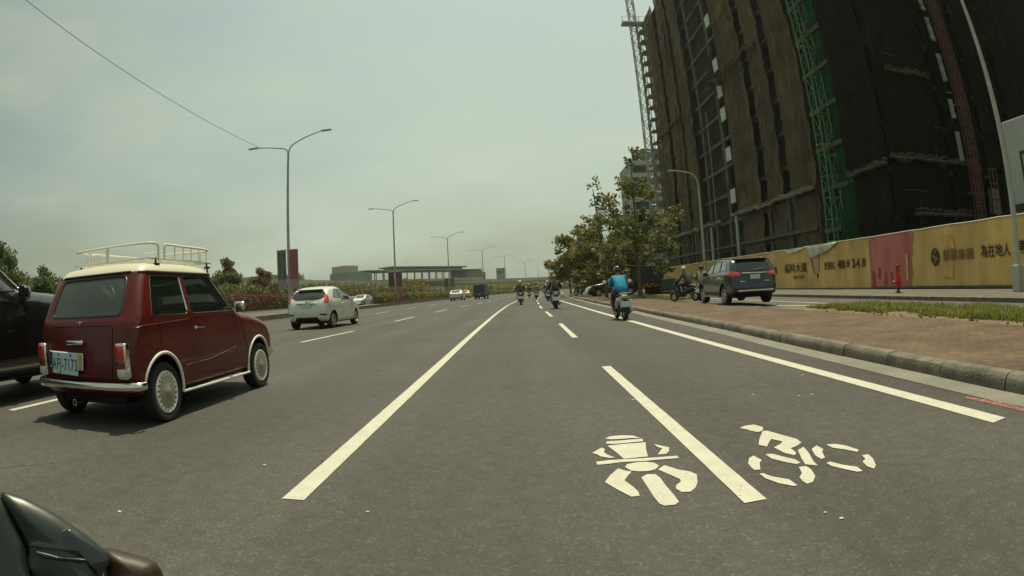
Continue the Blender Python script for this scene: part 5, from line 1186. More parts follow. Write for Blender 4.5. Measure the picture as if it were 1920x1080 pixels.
# white hatchback
def hatch_extra(t):
    mirror(t, .80, 1.95, 1.02, MAT['carwhite'])
    link_mesh('plate_frame', rbox(-.22, .22, -.598, -.585, .70, .89, .006, 1), MAT['silver'], t); plate(t, 0, -.60, .795)
    q = rbox(-.50, .50, -.24, .05, 1.375, 1.405, .012, 2); link_mesh('roof_spoiler', q, MAT['carwhite'], t, 50)
    q = bmesh.new(); lathe(q, [(.045, 0), (.045, -.01), (.004, -.014)], 16, 'y', (0, -.565, .955)); link_mesh('badge', q, MAT['chrome'], t, 50)
    q = rbox(-.42, .42, -.60, -.55, .892, .915, .006, 1); link_mesh('handle_bar', q, MAT['silver'], t, 50)
    q = bmesh.new(); tube(q, [(0, .1, 1.46), (.0, -.08, 1.60)], .006, 5); link_mesh('aerial', q, MAT['black'], t)
    q = bmesh.new(); tube(q, [(.0, -.50, 1.07), (.30, -.455, 1.13)], .010, 5); link_mesh('wiper', q, MAT['black'], t)
HP = [(-.50, .28), (-.60, .42), (-.62, .62), (-.59, .80), (-.53, .95), (-.44, 1.08), (-.29, 1.24), (-.13, 1.37), (.06, 1.445), (.4, 1.495), (.75, 1.50), (1.1, 1.46), (1.55, 1.31), (2.0, 1.09), (2.2, 1.01), (2.5, .95), (2.9, .85), (3.15, .70), (3.25, .52), (3.22, .30), (3.0, .20), (1.5, .18), (.3, .19), (-.2, .22)]
car('hatchback', 'white hatchback with red tail lamps driving ahead of the maroon car', 'car', (-7.42, 20.3, 0), -R(3.5), HP, 1.70, hwgen(.98, .52, 1.7, yfront=2.2, yrear=.2), MAT['carwhite'], 2.45, .30,
    [[(.06, 1.09), (.72, 1.04), (.72, 1.39), (.36, 1.36)], [(.78, 1.03), (1.80, 1.0), (1.50, 1.21), (1.18, 1.36), (.78, 1.395)]],
    [(-.48, 1.03), (.48, 1.03), (.64, 1.12), (.65, 1.22), (.54, 1.335), (-.54, 1.335), (-.65, 1.22), (-.64, 1.12)], [(-.62, 1.08), (.62, 1.08), (.52, 1.42), (-.52, 1.42)], .345,
    [('tail_light', 'x', [(-.62, .88), (-.40, .94), (-.26, 1.12), (-.26, 1.25), (-.40, 1.20), (-.62, 1.0)], 'redlens', .012, lambda cc, nn: True),
     ('tail_light_inner', 'y', [(.66, .90), (.84, .90), (.84, 1.16), (.70, 1.08)], 'redlens', .010, REAR),
     ('rear_grille', 'y', [(-.52, .24), (.52, .24), (.42, .42), (-.42, .42)], 'black', .004, REAR),
     ('fog_recess', 'y', [(.50, .49), (.76, .47), (.76, .53), (.52, .54)], 'black', .003, REAR),
     ('headlight', 'x', [(2.45, .80), (3.2, .66), (3.2, .78), (2.6, .93)], 'clearlens', .004, lambda cc, nn: True)],
    extra=hatch_extra, doors=[[(.74, .30), (1.95, .30), (2.02, .50), (1.95, .96), (.74, .98)]], ww=.19)
# black vehicle parked on the red pavement
def suv_extra(t):
    mirror(t, .86, 2.05, 1.16, MAT['charcoal'], .2)
    plate(t, 0, -.90, .98)
    q = rbox(-.48, .48, -.905, -.86, 1.09, 1.13, .01, 2); link_mesh('chrome_strip', q, MAT['chrome'], t, 50)
    q = rbox(-.66, .66, -.975, -.90, .475, .525, .015, 2); link_mesh('bumper_strip', q, MAT['coverw'], t, 50)
    q = rbox(-.58, .58, -.66, -.35, 1.60, 1.64, .015, 2); link_mesh('roof_spoiler', q, MAT['black'], t, 50)
    for s in (1, -1):
        q = bmesh.new(); tube(q, spline([(s * .60, -.25, 1.62), (s * .60, -.1, 1.68), (s * .60, .8, 1.705), (s * .59, 1.35, 1.66), (s * .58, 1.45, 1.60)], 4), .018, 6); link_mesh('roof_rail', q, MAT['silver'], t, 50)
        q = rbox(s * .45 - .1, s * .45 + .1, -.92, -.86, .80, .835, .008, 2); link_mesh('reflector', q, MAT['silver'], t, 50)
        q = bmesh.new(); tube(q, [(s * .90, .45, .30), (s * .90, 2.2, .30)], .035, 6); link_mesh('side_step', q, MAT['silver'], t)
    q = bmesh.new(); tube(q, [(0, -.83, 1.22), (.34, -.79, 1.27)], .012, 5); link_mesh('wiper', q, MAT['black'], t)
SP = [(-.82, .36), (-.92, .50), (-.93, .66), (-.89, .85), (-.86, 1.05), (-.80, 1.18), (-.70, 1.38), (-.60, 1.54), (-.45, 1.63), (-.1, 1.665), (.6, 1.69), (1.1, 1.66), (1.4, 1.60), (1.75, 1.42), (2.1, 1.20), (2.3, 1.12), (2.8, 1.06), (3.2, .98), (3.42, .84), (3.5, .62), (3.46, .40), (3.2, .28), (1.5, .25), (.4, .25), (-.3, .28), (-.6, .30)]
car('parked_suv', 'dark charcoal sport utility vehicle parked on the red pavement beside the waiting riders', 'car', (7.36, 18.3, .13), -R(3), SP, 1.82, hwgen(1.15, .34, 1.8, yfront=2.6, yrear=-.2, low=.6), MAT['charcoal'], 2.62, .35,
    [[(-.42, 1.24), (.22, 1.20), (.22, 1.57), (-.28, 1.56)], [(.30, 1.19), (1.05, 1.17), (1.05, 1.58), (.30, 1.585)], [(1.12, 1.17), (2.0, 1.16), (1.72, 1.36), (1.40, 1.545), (1.12, 1.57)]],
    [(-.64, 1.20), (.64, 1.20), (.56, 1.53), (-.56, 1.53)], [(-.66, 1.2), (.66, 1.2), (.56, 1.58), (-.56, 1.58)], .42,
    [('tail_light', 'x', [(-.92, 1.02), (-.50, 1.05), (-.42, 1.14), (-.55, 1.20), (-.92, 1.18)], 'redlens', .012, lambda cc, nn: True),
     ('tail_light_inner', 'y', [(.52, 1.02), (.86, 1.02), (.86, 1.18), (.56, 1.16)], 'redlens', .012, REAR),
     ('headlight', 'x', [(2.8, .88), (3.4, .80), (3.4, .92), (2.9, 1.0)], 'clearlens', .004, lambda cc, nn: True)],
    extra=suv_extra, wstyle='five', ww=.22, lowdark=[(-2, .2), (5, .2), (5, .47), (-2, .47)], doors=[[(.26, .50), (1.05, .50), (1.05, 1.13), (.30, 1.13), (.26, .9)], [(1.10, .50), (2.05, .50), (2.15, .7), (2.1, 1.08), (1.10, 1.12)]]).scale = (.93, 1.06, .885)
# black saloon passing on the far left, seen over the maroon car's shoulder
def bs_extra(t):
    mirror(t, .84, 2.35, 1.0, MAT['carblack'], .2)
    for s in (1, -1):
        q = bmesh.new(); tube(q, [(s * .895, .5, .40), (s * .90, 1.5, .395), (s * .895, 2.5, .40)], .014, 6); link_mesh('sill_strip', q, MAT['chrome'], t)
        q = bmesh.new(); tube(q, spline([(s * .70, -.6, 1.12), (s * .66, .1, 1.36), (s * .64, .9, 1.44), (s * .68, 1.6, 1.36), (s * .79, 2.35, 1.03)], 5), .012, 6); link_mesh('roof_strip', q, MAT['chrome'], t)
BP = [(-.85, .35), (-.95, .50), (-.96, .70), (-.92, .88), (-.80, 1.0), (-.5, 1.06), (-.25, 1.12), (.1, 1.30), (.5, 1.42), (1.0, 1.455), (1.5, 1.40), (1.9, 1.24), (2.3, 1.06), (2.6, 1.035), (3.2, 1.0), (3.9, .92), (4.2, .78), (4.3, .55), (4.24, .32), (4.0, .22), (1.5, .2), (.4, .2), (-.4, .24)]
car('black_saloon', 'glossy black saloon at the left edge, its bonnet behind the maroon car', 'car', (-6.55, 2.2, 0), 0, BP, 1.84, hwgen(.98, .5, 1.8, yfront=3.4, yrear=-.3), MAT['carblack'], 3.5, .33,
    [[(.0, 1.06), (1.05, 1.03), (1.05, 1.37), (.45, 1.34)], [(1.12, 1.03), (2.22, 1.01), (1.85, 1.20), (1.5, 1.34), (1.12, 1.37)]],
    [(-.60, 1.12), (.60, 1.12), (.5, 1.34), (-.5, 1.34)], [(-.66, 1.06), (.66, 1.06), (.55, 1.38), (-.55, 1.38)], .38,
    [('headlight', 'x', [(3.6, .70), (4.25, .62), (4.25, .74), (3.7, .84)], 'clearlens', .004, lambda cc, nn: True), ('tail_light', 'x', [(-.92, .80), (-.55, .84), (-.6, .95), (-.92, .93)], 'redlens', .006, lambda cc, nn: True)],
    extra=bs_extra, doors=[[(1.08, .42), (2.25, .42), (2.35, .6), (2.3, .90), (1.08, .92)]], bev=.20).scale = (1, 1, 1.25)
# saloons and vans farther off
PS = [(-.85, .35), (-.93, .50), (-.94, .70), (-.92, .90), (-.82, 1.0), (-.5, 1.05), (-.2, 1.25), (.15, 1.42), (.8, 1.47), (1.4, 1.42), (1.8, 1.24), (2.2, 1.04), (2.5, 1.0), (3.0, .92), (3.3, .78), (3.4, .55), (3.36, .3), (1.5, .2), (.4, .2), (-.4, .22)]
def saloon(name, label, loc, rz, paint, group=None, sc=1, ex=None):
    def e(t): plate(t, 0, -.94, .82); plate(t, 0, 3.42, .48); mirror(t, .8, 1.95, 1.02, paint); (ex(t) if ex else None)
    return car(name, label, 'car', loc, rz, PS, 1.76, hwgen(1.0, .45, 1.7, yfront=2.5, yrear=-.2), paint, 2.6, .31,
        [[(-.05, 1.08), (.72, 1.05), (.72, 1.38), (.3, 1.36)], [(.80, 1.05), (2.0, 1.03), (1.65, 1.22), (1.35, 1.36), (.80, 1.39)]],
        [(-.60, 1.10), (.60, 1.10), (.5, 1.38), (-.5, 1.38)], [(-.62, 1.08), (.62, 1.08), (.52, 1.39), (-.52, 1.39)], .36,
        [('tail_light', 'y', [(.52, .80), (.82, .80), (.82, .95), (.56, .93)], 'redlens', .008, REAR), ('headlight', 'y', [(.45, .66), (.8, .66), (.8, .80), (.5, .77)], 'clearlens', .008, lambda cc, nn: cc.y > 2.5 and nn.y > .1)], extra=ex and e or e)
saloon('saloon', 'white saloon seen from behind in the far lane left of the blue truck', (-8.75, 82, 0), -R(3), MAT['carwhite'])
saloon('saloon', 'white car facing us across the gap in the median hedge', (-20.2, 76, 0), R(172), MAT['carwhite'], sc=1.1)
def tx(t): q = rbox(-.25, .25, .55, .75, 1.47, 1.62, .03, 2); link_mesh('roof_sign', q, mat('roof sign', (.75, .70, .45), .4), t)
saloon('taxi', 'yellow taxi with a roof sign just beyond the white saloon', (-10.3, 112, 0), -R(2), mat('taxi yellow', (.62, .50, .08), .35, coat=.6), ex=tx)
VP = [(-.7, .35), (-.78, .6), (-.78, 1.0), (-.76, 1.5), (-.68, 1.85), (-.5, 1.93), (.6, 1.96), (1.9, 1.94), (2.3, 1.85), (2.7, 1.45), (2.95, 1.15), (3.3, 1.05), (3.55, .9), (3.62, .6), (3.55, .3), (1.5, .25), (0, .25)]
def van(label, loc, rz, paint):
    return car('van', label, 'van', loc, rz, VP, 1.78, hwgen(1.15, .18, 1.9, yfront=3.0, yrear=-.2), paint, 2.75, .32,
        [[(-.55, 1.22), (.55, 1.22), (.55, 1.72), (-.55, 1.72)], [(.65, 1.22), (1.55, 1.22), (1.55, 1.72), (.65, 1.72)], [(1.65, 1.2), (2.75, 1.18), (2.3, 1.66), (1.65, 1.72)]],
        [(-.68, 1.22), (.68, 1.22), (.64, 1.72), (-.64, 1.72)], [(-.70, 1.2), (.70, 1.2), (.62, 1.76), (-.62, 1.76)], .37,
        [('tail_light', 'y', [(.66, .85), (.84, .85), (.84, 1.1), (.68, 1.1)], 'redlens', .008, REAR), ('headlight', 'y', [(.5, .72), (.84, .72), (.84, .9), (.55, .9)], 'clearlens', .008, lambda cc, nn: cc.y > 2.5 and nn.y > .1)], group=None)
van('silver white van passing behind the hedge under the purple banners', (-21.6, 103, 0), R(180), MAT['silver'])
van('white van behind the hedge under the third lamp post', (-22.5, 143, 0), R(182), MAT['carwhite'])
saloon('saloon', 'small silver car beside the white van behind the hedge', (-18.8, 139, 0), R(182), MAT['silver'])
# blue light truck seen from behind
t = thing('light_truck', 'dark blue light truck with tall box seen from behind, right of the white saloon', 'truck', (-5.75, 84.5, 0), -R(6))
link_mesh('box_body', rbox(-.82, .82, 0, 2.6, .62, 2.08, .04), MAT['bluetarp'], t)
link_mesh('tail_board', rbox(-.80, .80, -.05, -.002, .50, .95, .02), mat('tail board', (.07, .08, .08), .6), t)
link_mesh('cab', rbox(-.76, .76, 2.65, 4.1, .45, 1.85, .12, 3), MAT['bluetarp'], t, 50)
q = bmesh.new(); box(q, -.55, .55, -.02, -.004, 1.35, 1.85); link_mesh('rear_screen', q, MAT['dglass'], t)
q = bmesh.new(); box(q, -.7, .7, .1, 4.0, .42, .60); box(q, -.6, .6, .2, 1.4, .3, .42); link_mesh('chassis', q, MAT['dark'], t)
plate(t, .0, -.06, .66, .32, .15)
for s in (1, -1):
    q = rbox(s * .62 - .12, s * .62 + .12, -.075, -.05, .52, .62, .01, 1); link_mesh('tail_light', q, MAT['redlens'], t)
    q = rbox(s * .95 - .07, s * .95 + .07, 3.7, 3.76, 1.35, 1.62, .02, 2); link_mesh('door_mirror', q, MAT['black'], t)
    q = rbox(s * .62 - .16, s * .62 + .16, .22, .26, .22, .55, .01, 1); link_mesh('mud_flap', q, MAT['black'], t)
    for y in (.75, 3.3): wheel(t, s * .66, y, .30, .2, MAT['steel'], 'five', s)
# dark lorry standing under the trees, hazard stripes across its tail
MAT['hazo'] = mat('orange hazard stripe', (.55, .22, .04), .5)
t = thing('parked_lorry', 'dark parked lorry with orange hazard stripes across its tail under the trees', 'lorry', (10.3, 46.0, .1), -R(2))
link_mesh('box_body', rbox(-.95, .95, 0, 4.2, .85, 2.75, .04), mat('dark lorry body', (.022, .018, .012), .6, var=.4, vscale=2), t)
hb = link_mesh('hazard_board', rbox(-.95, .95, -.08, -.002, .52, .86, .01, 1), MAT['black'], t)
for k in range(7):
    x = -.86 + k * .27; sgn = 1 if k % 2 else -1; q = bmesh.new()
    q.faces.new([q.verts.new(p) for p in ((x - .05 - .08 * sgn, -.085, .55), (x + .05 - .08 * sgn, -.085, .55), (x + .05 + .08 * sgn, -.085, .83), (x - .05 + .08 * sgn, -.085, .83))]); link_mesh('stripe', q, MAT['hazo'], hb)
q = bmesh.new(); box(q, -.8, .8, .1, 6, .45, .84); link_mesh('chassis', q, MAT['dark'], t)
link_mesh('cab', rbox(-.9, .9, 4.4, 6.0, .6, 2.3, .12, 3), MAT['charcoal'], t, 50)
for s in (1, -1):
    link_mesh('work_light', rbox(s * .7 - .1, s * .7 + .1, -.06, -.002, .34, .44, .02, 2), MAT['clearlens'], t)
    for y in (.9, 4.9): wheel(t, s * .78, y, .38, .24, MAT['steel'], 'five', s)
q = rbox(-.4, .4, -.03, -.003, 2.2, 2.45, .01, 1); link_mesh('sign_panel', q, MAT['steel'], t)
# green bin with striped skirt
t = thing('site_bin', 'dark green bin with orange striped skirt in front of the far hoarding', 'bin', (11.5, 45.0, .15), 0)
link_mesh('tub', rbox(-.65, .65, -.4, .4, .25, 1.0, .05, 2), mat('bin green', (.02, .075, .03), .5), t)
link_mesh('lid', rbox(-.68, .68, -.43, .43, 1.0, 1.08, .03, 2), mat('bin lid', (.03, .11, .045), .5), t)
sk = link_mesh('skirt', rbox(-.68, .68, -.43, .43, .0, .25, .01, 1), MAT['black'], t)
for k in range(6):
    x = -.6 + k * .22; q = bmesh.new(); q.faces.new([q.verts.new(p) for p in ((x - .04, -.434, .04), (x + .05, -.434, .04), (x + .11, -.434, .22), (x + .02, -.434, .22))]); link_mesh('stripe', q, MAT['hazo'], sk)
t = thing('gate_pillar', 'grey stone gate pillar between the dark lorry and the far hoarding', 'pillar', (11.3, 50.5, .15))
link_mesh('shaft', rbox(-.4, .4, -.4, .4, 0, 1.9, .02), MAT['concrete'], t); link_mesh('cap', rbox(-.5, .5, -.5, .5, 1.9, 2.1, .03), MAT['concrete'], t)
saloon('saloon', 'dark saloon parked under the trees left of the rider in blue', (8.6, 47.5, .13), R(95), MAT['carblack'], sc=.85)
saloon('saloon', 'distant white car under the far trees at the end of the pavement', (6.3, 118, .0), R(20), MAT['carwhite'])
# ------------------------------------------------------------------ fire hydrant
t = thing('fire_hydrant', 'red standing fire hydrant in front of the crimson panel of the hoarding', 'hydrant', (13.05, 16.85, .155), .3, scale=1.12)
RED = mat('hydrant red', (.50, .02, .015), .45, var=.3, vscale=9)
q = bmesh.new(); lathe(q, [(.045, 0), (.045, .16)], 14); lathe(q, [(.11, .0), (.11, .03), (.06, .04)], 14); link_mesh('stem', q, MAT['black'], t, 40)
q = bmesh.new(); lathe(q, [(.06, .15), (.085, .17), (.085, .22), (.105, .26), (.11, .36), (.085, .44), (.07, .48), (.068, .68), (.085, .70), (.085, .74), (.06, .78)], 18, cap=True); link_mesh('barrel', q, RED, t, 40)
q = bmesh.new(); lathe(q, [(.03, .78), (.03, .81), (.12, .82), (.12, .85), (.03, .86), (.02, .89)], 16, cap=True); link_mesh('top_cap', q, RED, t, 40)
for a in (0, 2.2, 4.2):
    q = bmesh.new(); lathe(q, [(.035, .06), (.035, .14), (.05, .145), (.05, .19), (.004, .195)], 12, 'x', (0, 0, .33)); bmesh.ops.rotate(q, verts=q.verts, cent=(0, 0, 0), matrix=Matrix.Rotation(a, 3, 'Z')); link_mesh('outlet', q, RED, t, 40)

# ------------------------------------------------------------------ scooters and riders
def skin_mesh(name, joints, bones, m, parent, sub=2):
    me = bpy.data.meshes.new(name); names = list(joints); me.from_pydata([joints[k][0] for k in names], [(names.index(a), names.index(b_)) for a, b_ in bones], [])
    o = bpy.data.objects.new(name, me); COL.objects.link(o); sk = o.modifiers.new('s', 'SKIN'); sk.use_smooth_shade = True
    for i, k in enumerate(names):
        r_ = joints[k][1]; me.skin_vertices[0].data[i].radius = r_ if isinstance(r_, tuple) else (r_, r_)
    me.skin_vertices[0].data[0].use_root = True
    sb = o.modifiers.new('u', 'SUBSURF'); sb.levels = sub; sb.render_levels = sub
    dg = bpy.context.evaluated_depsgraph_get(); m2 = bpy.data.meshes.new_from_object(o.evaluated_get(dg)); bpy.data.objects.remove(o)
    m2.name = name; m2.materials.clear(); m2.materials.append(m); m2.polygons.foreach_set('use_smooth', [True] * len(m2.polygons))
    q = bpy.data.objects.new(name, m2); COL.objects.link(q); q.parent = parent; return q
def rider(label, loc, rz, jacket, trousers, helmet, lean=0.0, seat=.78, group=None, shoe=None, look=0.0, visor=True, backpack=None, k=1.0, legs_down=False, bulk=1.0):
    t = thing('person', label, 'person', loc, rz, group, k)
    z = seat + .10; L_ = lean
    J = {'pel': ((0, -.12, z), (.15, .12)), 'sp': ((0, -.11 + L_ * .3, z + .2), (.14, .11)), 'ch': ((0, -.06 + L_, z + .40), (.165, .12)), 'nk': ((0, .0 + L_ * 1.2, z + .55), (.06, .06)), 'hd': ((0, .03 + L_ * 1.3, z + .66), (.085, .095)), 'tp': ((0, .035 + L_ * 1.3, z + .74), (.08, .09)),
         'sl': ((-.19, -.03 + L_, z + .47), .065), 'el': ((-.29, .12 + L_, z + .22), .046), 'wl': ((-.29, .36, z + .17), .032), 'pl': ((-.29, .42, z + .18), (.02, .038)),
         'sr': ((.19, -.03 + L_, z + .47), .065), 'er': ((.29, .12 + L_, z + .22), .046), 'wr': ((.29, .36, z + .17), .032), 'pr': ((.29, .42, z + .18), (.02, .038)),
         'hl': ((-.12, -.05, z - .02), .09), 'kl': ((-.20, .36, z - .06), .062), 'al': ((-.17 if not legs_down else -.24, .32, z - .52), .04), 'tl': ((-.17, .45, z - .57), .032),
         'hr': ((.12, -.05, z - .02), .09), 'kr': ((.20, .36, z - .06), .062), 'ar': ((.17, .32, z - .52), .04), 'tr': ((.17, .45, z - .57), .032)}
    for s, n_ in ((-1, 'l'), (1, 'r')):
        for i in range(4):
            J['f%d%s' % (i, n_)] = ((s * (.29 + .002 * i), .47 - abs(i - 1.4) * .008, z + .205 - i * .018), .0095); J['g%d%s' % (i, n_)] = ((s * .29, .465, z + .165 - i * .012), .008)
        J['t' + n_ + 'h'] = ((s * .262, .43, z + .165), .010)
    Bn = [('pel', 'sp'), ('sp', 'ch'), ('ch', 'nk'), ('nk', 'hd'), ('hd', 'tp'), ('ch', 'sl'), ('sl', 'el'), ('el', 'wl'), ('wl', 'pl'), ('ch', 'sr'), ('sr', 'er'), ('er', 'wr'), ('wr', 'pr'), ('pel', 'hl'), ('hl', 'kl'), ('kl', 'al'), ('al', 'tl'), ('pel', 'hr'), ('hr', 'kr'), ('kr', 'ar'), ('ar', 'tr')]
    for n_ in 'lr': Bn += [('p' + n_, 'f%d%s' % (i, n_)) for i in range(4)] + [('f%d%s' % (i, n_), 'g%d%s' % (i, n_)) for i in range(4)] + [('w' + n_, 't' + n_ + 'h')]
    skin_mesh('body', J, Bn, MAT['skin'], t, 1)
    def grow(ks, d, bones, nm, m_, adj=None):
        JJ = {q: (J[q][0], tuple(v + d for v in J[q][1]) if isinstance(J[q][1], tuple) else J[q][1] + d) for q in ks}
        if adj: JJ.update(adj)
        return skin_mesh(nm, JJ, bones, m_, t, 2)
    grow(['pel', 'sp', 'ch', 'nk', 'sl', 'el', 'wl', 'sr', 'er', 'wr'], .028, Bn[:3] + [('ch', 'sl'), ('sl', 'el'), ('el', 'wl'), ('ch', 'sr'), ('sr', 'er'), ('er', 'wr')], 'jacket', jacket, {'nk': ((0, L_, z + .51), (.07, .07)), 'pel': ((0, -.14, z - .10), (.21 * bulk, .17)), 'sp': (J['sp'][0], (.17 * bulk, .15)), 'ch': (J['ch'][0], (.20 * bulk, .155))})
    grow(['pel', 'hl', 'kl', 'al', 'hr', 'kr', 'ar'], .014, [('pel', 'hl'), ('hl', 'kl'), ('kl', 'al'), ('pel', 'hr'), ('hr', 'kr'), ('kr', 'ar')], 'trousers', trousers)
    for s in (-1, 1):
        q = bmesh.new(); loft(q, [(.27, s * .17, z - .555, .032, .035), (.33, s * .17, z - .56, .042, .045), (.42, s * .17, z - .585, .046, .032), (.50, s * .17, z - .59, .038, .025), (.53, s * .17, z - .595, .02, .015)], 12); link_mesh('shoe', q, shoe or MAT['black'], t, 60)
    hx = J['hd'][0]; q = bmesh.new()
    prof_ = [(.001, .145), (.05, .138), (.09, .115), (.118, .075), (.130, .02), (.128, -.03), (.118, -.06), (.108, -.065)]
    lathe(q, [(r_, h_) for r_, h_ in prof_[::-1]], 22, 'z', (0, 0, 0)); bmesh.ops.scale(q, vec=(.96, 1.12, 1.0), verts=q.verts); hm = link_mesh('helmet', q, helmet, t, 60); hm.location = (hx[0], hx[1] + .005, hx[2] + .055); hm.rotation_euler = (0, 0, look)
    q = bmesh.new(); lathe(q, [(.131, -.035), (.136, -.03), (.136, -.012), (.131, -.008)], 22, 'z'); bmesh.ops.scale(q, vec=(.96, 1.12, 1.0), verts=q.verts); link_mesh('rim', q, MAT['black'], hm, 60)
    # face: eyes, nose, mouth, ears on the side that looks ahead
    for nm, P_, S_ in (('nose', (0, .105, .0), (.012, .018, .02)), ('ear', (.085, .01, .0), (.012, .02, .03)), ('ear', (-.085, .01, .0), (.012, .02, .03)), ('eye', (.032, .092, .022), (.012, .006, .007)), ('eye', (-.032, .092, .022), (.012, .006, .007)), ('mouth', (0, .092, -.042), (.024, .006, .006))):
        q = bmesh.new(); bmesh.ops.create_icosphere(q, subdivisions=1, radius=1, matrix=Matrix.Translation((hx[0] + P_[0], hx[1] + P_[1], hx[2] + P_[2])) @ Matrix.Diagonal((*S_, 1))); link_mesh(nm, q, MAT['skin'] if nm in ('nose', 'ear') else (MAT['black'] if nm == 'eye' else MAT['redlens']), t)
    if backpack: q = rbox(-.17, .17, -.36 + L_ * .5, -.2 + L_ * .5, z + .12, z + .50, .05, 3); link_mesh('backpack', q, backpack, t, 50)
    return t
def scooter(label, loc, rz, paint, group=None, tail='plain', lean=0.0, box_=None, k=1.0):
    t = thing('scooter', label, 'scooter', loc, rz, group, k); t.rotation_euler = (0, lean, rz); t.scale = (k * 1.2, k, k)
    q = bmesh.new(); loft(q, [(-.66, 0, .74, .05, .03), (-.62, 0, .70, .11, .09), (-.50, 0, .64, .165, .15), (-.25, 0, .58, .19, .19), (.02, 0, .50, .18, .18), (.18, 0, .42, .15, .14)], 18, 2.4); link_mesh('rear_cowl', q, paint, t, 50)
    q = bmesh.new(); loft(q, [(-.60, 0, .775, .08, .02), (-.52, 0, .79, .14, .045), (-.2, 0, .785, .155, .05), (.05, 0, .76, .13, .05), (.2, 0, .74, .08, .03)], 16, 2.6); link_mesh('seat', q, MAT['black'], t, 50)
    q = bmesh.new(); loft(q, [(.1, 0, .30, .15, .06), (.3, 0, .27, .16, .04), (.55, 0, .28, .16, .045)], 14, 4); link_mesh('floorboard', q, MAT['black'], t, 50)
    q = bmesh.new(); pr_ = [(.50, .28, .16), (.56, .45, .21), (.62, .65, .20), (.66, .82, .17), (.66, .95, .13)]; A = []
    for y, z, w_ in pr_: A.append([q.verts.new((w_ * math.sin(a), y + .10 * math.cos(a) - .04, z)) for a in [PI * (i / 10 - .5) * .98 for i in range(11)]])
    for a, b_ in zip(A, A[1:]):
        for i in range(10): q.faces.new((a[i], a[i + 1], b_[i + 1], b_[i]))
    e = bmesh.ops.extrude_face_region(q, geom=q.faces[:]); bmesh.ops.translate(q, vec=(0, -.03, 0), verts=[v for v in e['geom'] if isinstance(v, bmesh.types.BMVert)]); link_mesh('front_shield', q, paint, t, 50)
    q = bmesh.new(); tube(q, [(0, .60, .9), (0, .52, 1.03)], .03, 8); tube(q, [(-.33, .42, 1.03), (-.2, .50, 1.04), (0, .52, 1.02), (.2, .50, 1.04), (.33, .42, 1.03)], .016, 8); link_mesh('handlebar', q, MAT['black'], t, 50)
    q = bmesh.new(); loft(q, [(.46, 0, 1.0, .10, .05), (.56, 0, 1.0, .13, .07), (.66, 0, .97, .10, .06), (.70, 0, .95, .04, .03)], 14); link_mesh('headlight_cowl', q, paint, t, 50)
    for s in (1, -1):
        q = bmesh.new(); tube(q, [(s * .25, .48, 1.03), (s * .33, .47, 1.20)], .008, 6); a = link_mesh('mirror_arm', q, MAT['black'], t)
        q = bmesh.new(); lathe(q, [(.001, -.012), (.055, -.01), (.06, 0), (.055, .012), (.001, .014)], 16, 'y', (s * .36, .47, 1.235)); link_mesh('mirror', q, MAT['chrome'], a, 50)
        q = bmesh.new(); tube(q, [(s * .13, -.45, .18), (s * .12, -.2, .5)], .025, 8); link_mesh('shock_absorber', q, MAT['chrome'] if s > 0 else MAT['black'], t, 40)
    for y, rr_, wd in ((-.55, .235, .12), (.78, .235, .10)):
        w_ = bpy.data.objects.new('wheel', None); COL.objects.link(w_); w_.parent = t; w_.location = (0, y, rr_)
        q = bmesh.new(); h_ = wd / 2; lathe(q, [(rr_ * .62, -h_ * .6), (rr_ * .85, -h_), (rr_ * .97, -h_ * .6), (rr_, 0), (rr_ * .97, h_ * .6), (rr_ * .85, h_), (rr_ * .62, h_ * .6)], 26, 'x'); link_mesh('tyre', q, MAT['rubber'], w_, 40)
        q = bmesh.new(); lathe(q, [(rr_ * .63, -.03), (rr_ * .55, -.03), (rr_ * .5, -.01), (.03, -.02), (.03, .02), (rr_ * .5, .01), (rr_ * .55, .03), (rr_ * .63, .03)], 20, 'x'); link_mesh('rim', q, MAT['alloy'], w_, 40)
    q = bmesh.new(); tube(q, [(-.07, .78, .24), (-.07, .62, .62)], .018, 6); tube(q, [(.07, .78, .24), (.07, .62, .62)], .018, 6); link_mesh('fork', q, MAT['steel'], t)
    q = bmesh.new(); pts = [(0, .78 + .27 * math.cos(a), .235 + .27 * math.sin(a)) for a in [R(20 + i * 14) for i in range(10)]]; tube(q, pts, .045, 8); link_mesh('front_mudguard', q, paint, t, 50)
    q = bmesh.new(); tube(q, [(.10, .0, .25), (.15, -.3, .24), (.16, -.4, .26)], .02, 8); tube(q, [(.16, -.38, .26), (.17, -.72, .33)], .05, 12, r1=.055); link_mesh('exhaust', q, MAT['steel'], t, 40)
    tl = rbox(-.06, .06, -.70, -.64, .675, .72, .02, 2); link_mesh('tail_light', tl, MAT['dimred'], t, 50)
    q = bmesh.new(); box(q, -.10, .10, -.76, -.745, .28, .62); tube(q, [(0, -.62, .62), (0, -.75, .55)], .03, 6); link_mesh('rear_fender', q, MAT['black'], t)
    for s in (1, -1): link_mesh('indicator', rbox(s * .15 - .035, s * .15 + .035, -.69, -.62, .60, .65, .015, 2), MAT['clearlens'], t, 50)
    p = link_mesh('number_plate', rbox(-.15, .15, -.785, -.77, .42, .60, .004, 1), MAT['white'] if tail == 'plain' else MAT['plate'], t)
    q = bmesh.new(); tube(q, [(-.13, -.58, .84), (-.14, -.66, .86), (0, -.70, .86), (.14, -.66, .86), (.13, -.58, .84)], .014, 6); link_mesh('grab_rail', q, MAT['steel'], t, 50)
    if box_: q = rbox(-.24, .24, -.78, -.36, .84, 1.22, .04, 3); bx_ = link_mesh('cargo_box', q, box_, t, 50)
    return t
def cloth(n_, c_, c2=None): return mat(n_, c_, .8, var=.25, vscale=6, bump=.5, bscale=14, bdist=.03)
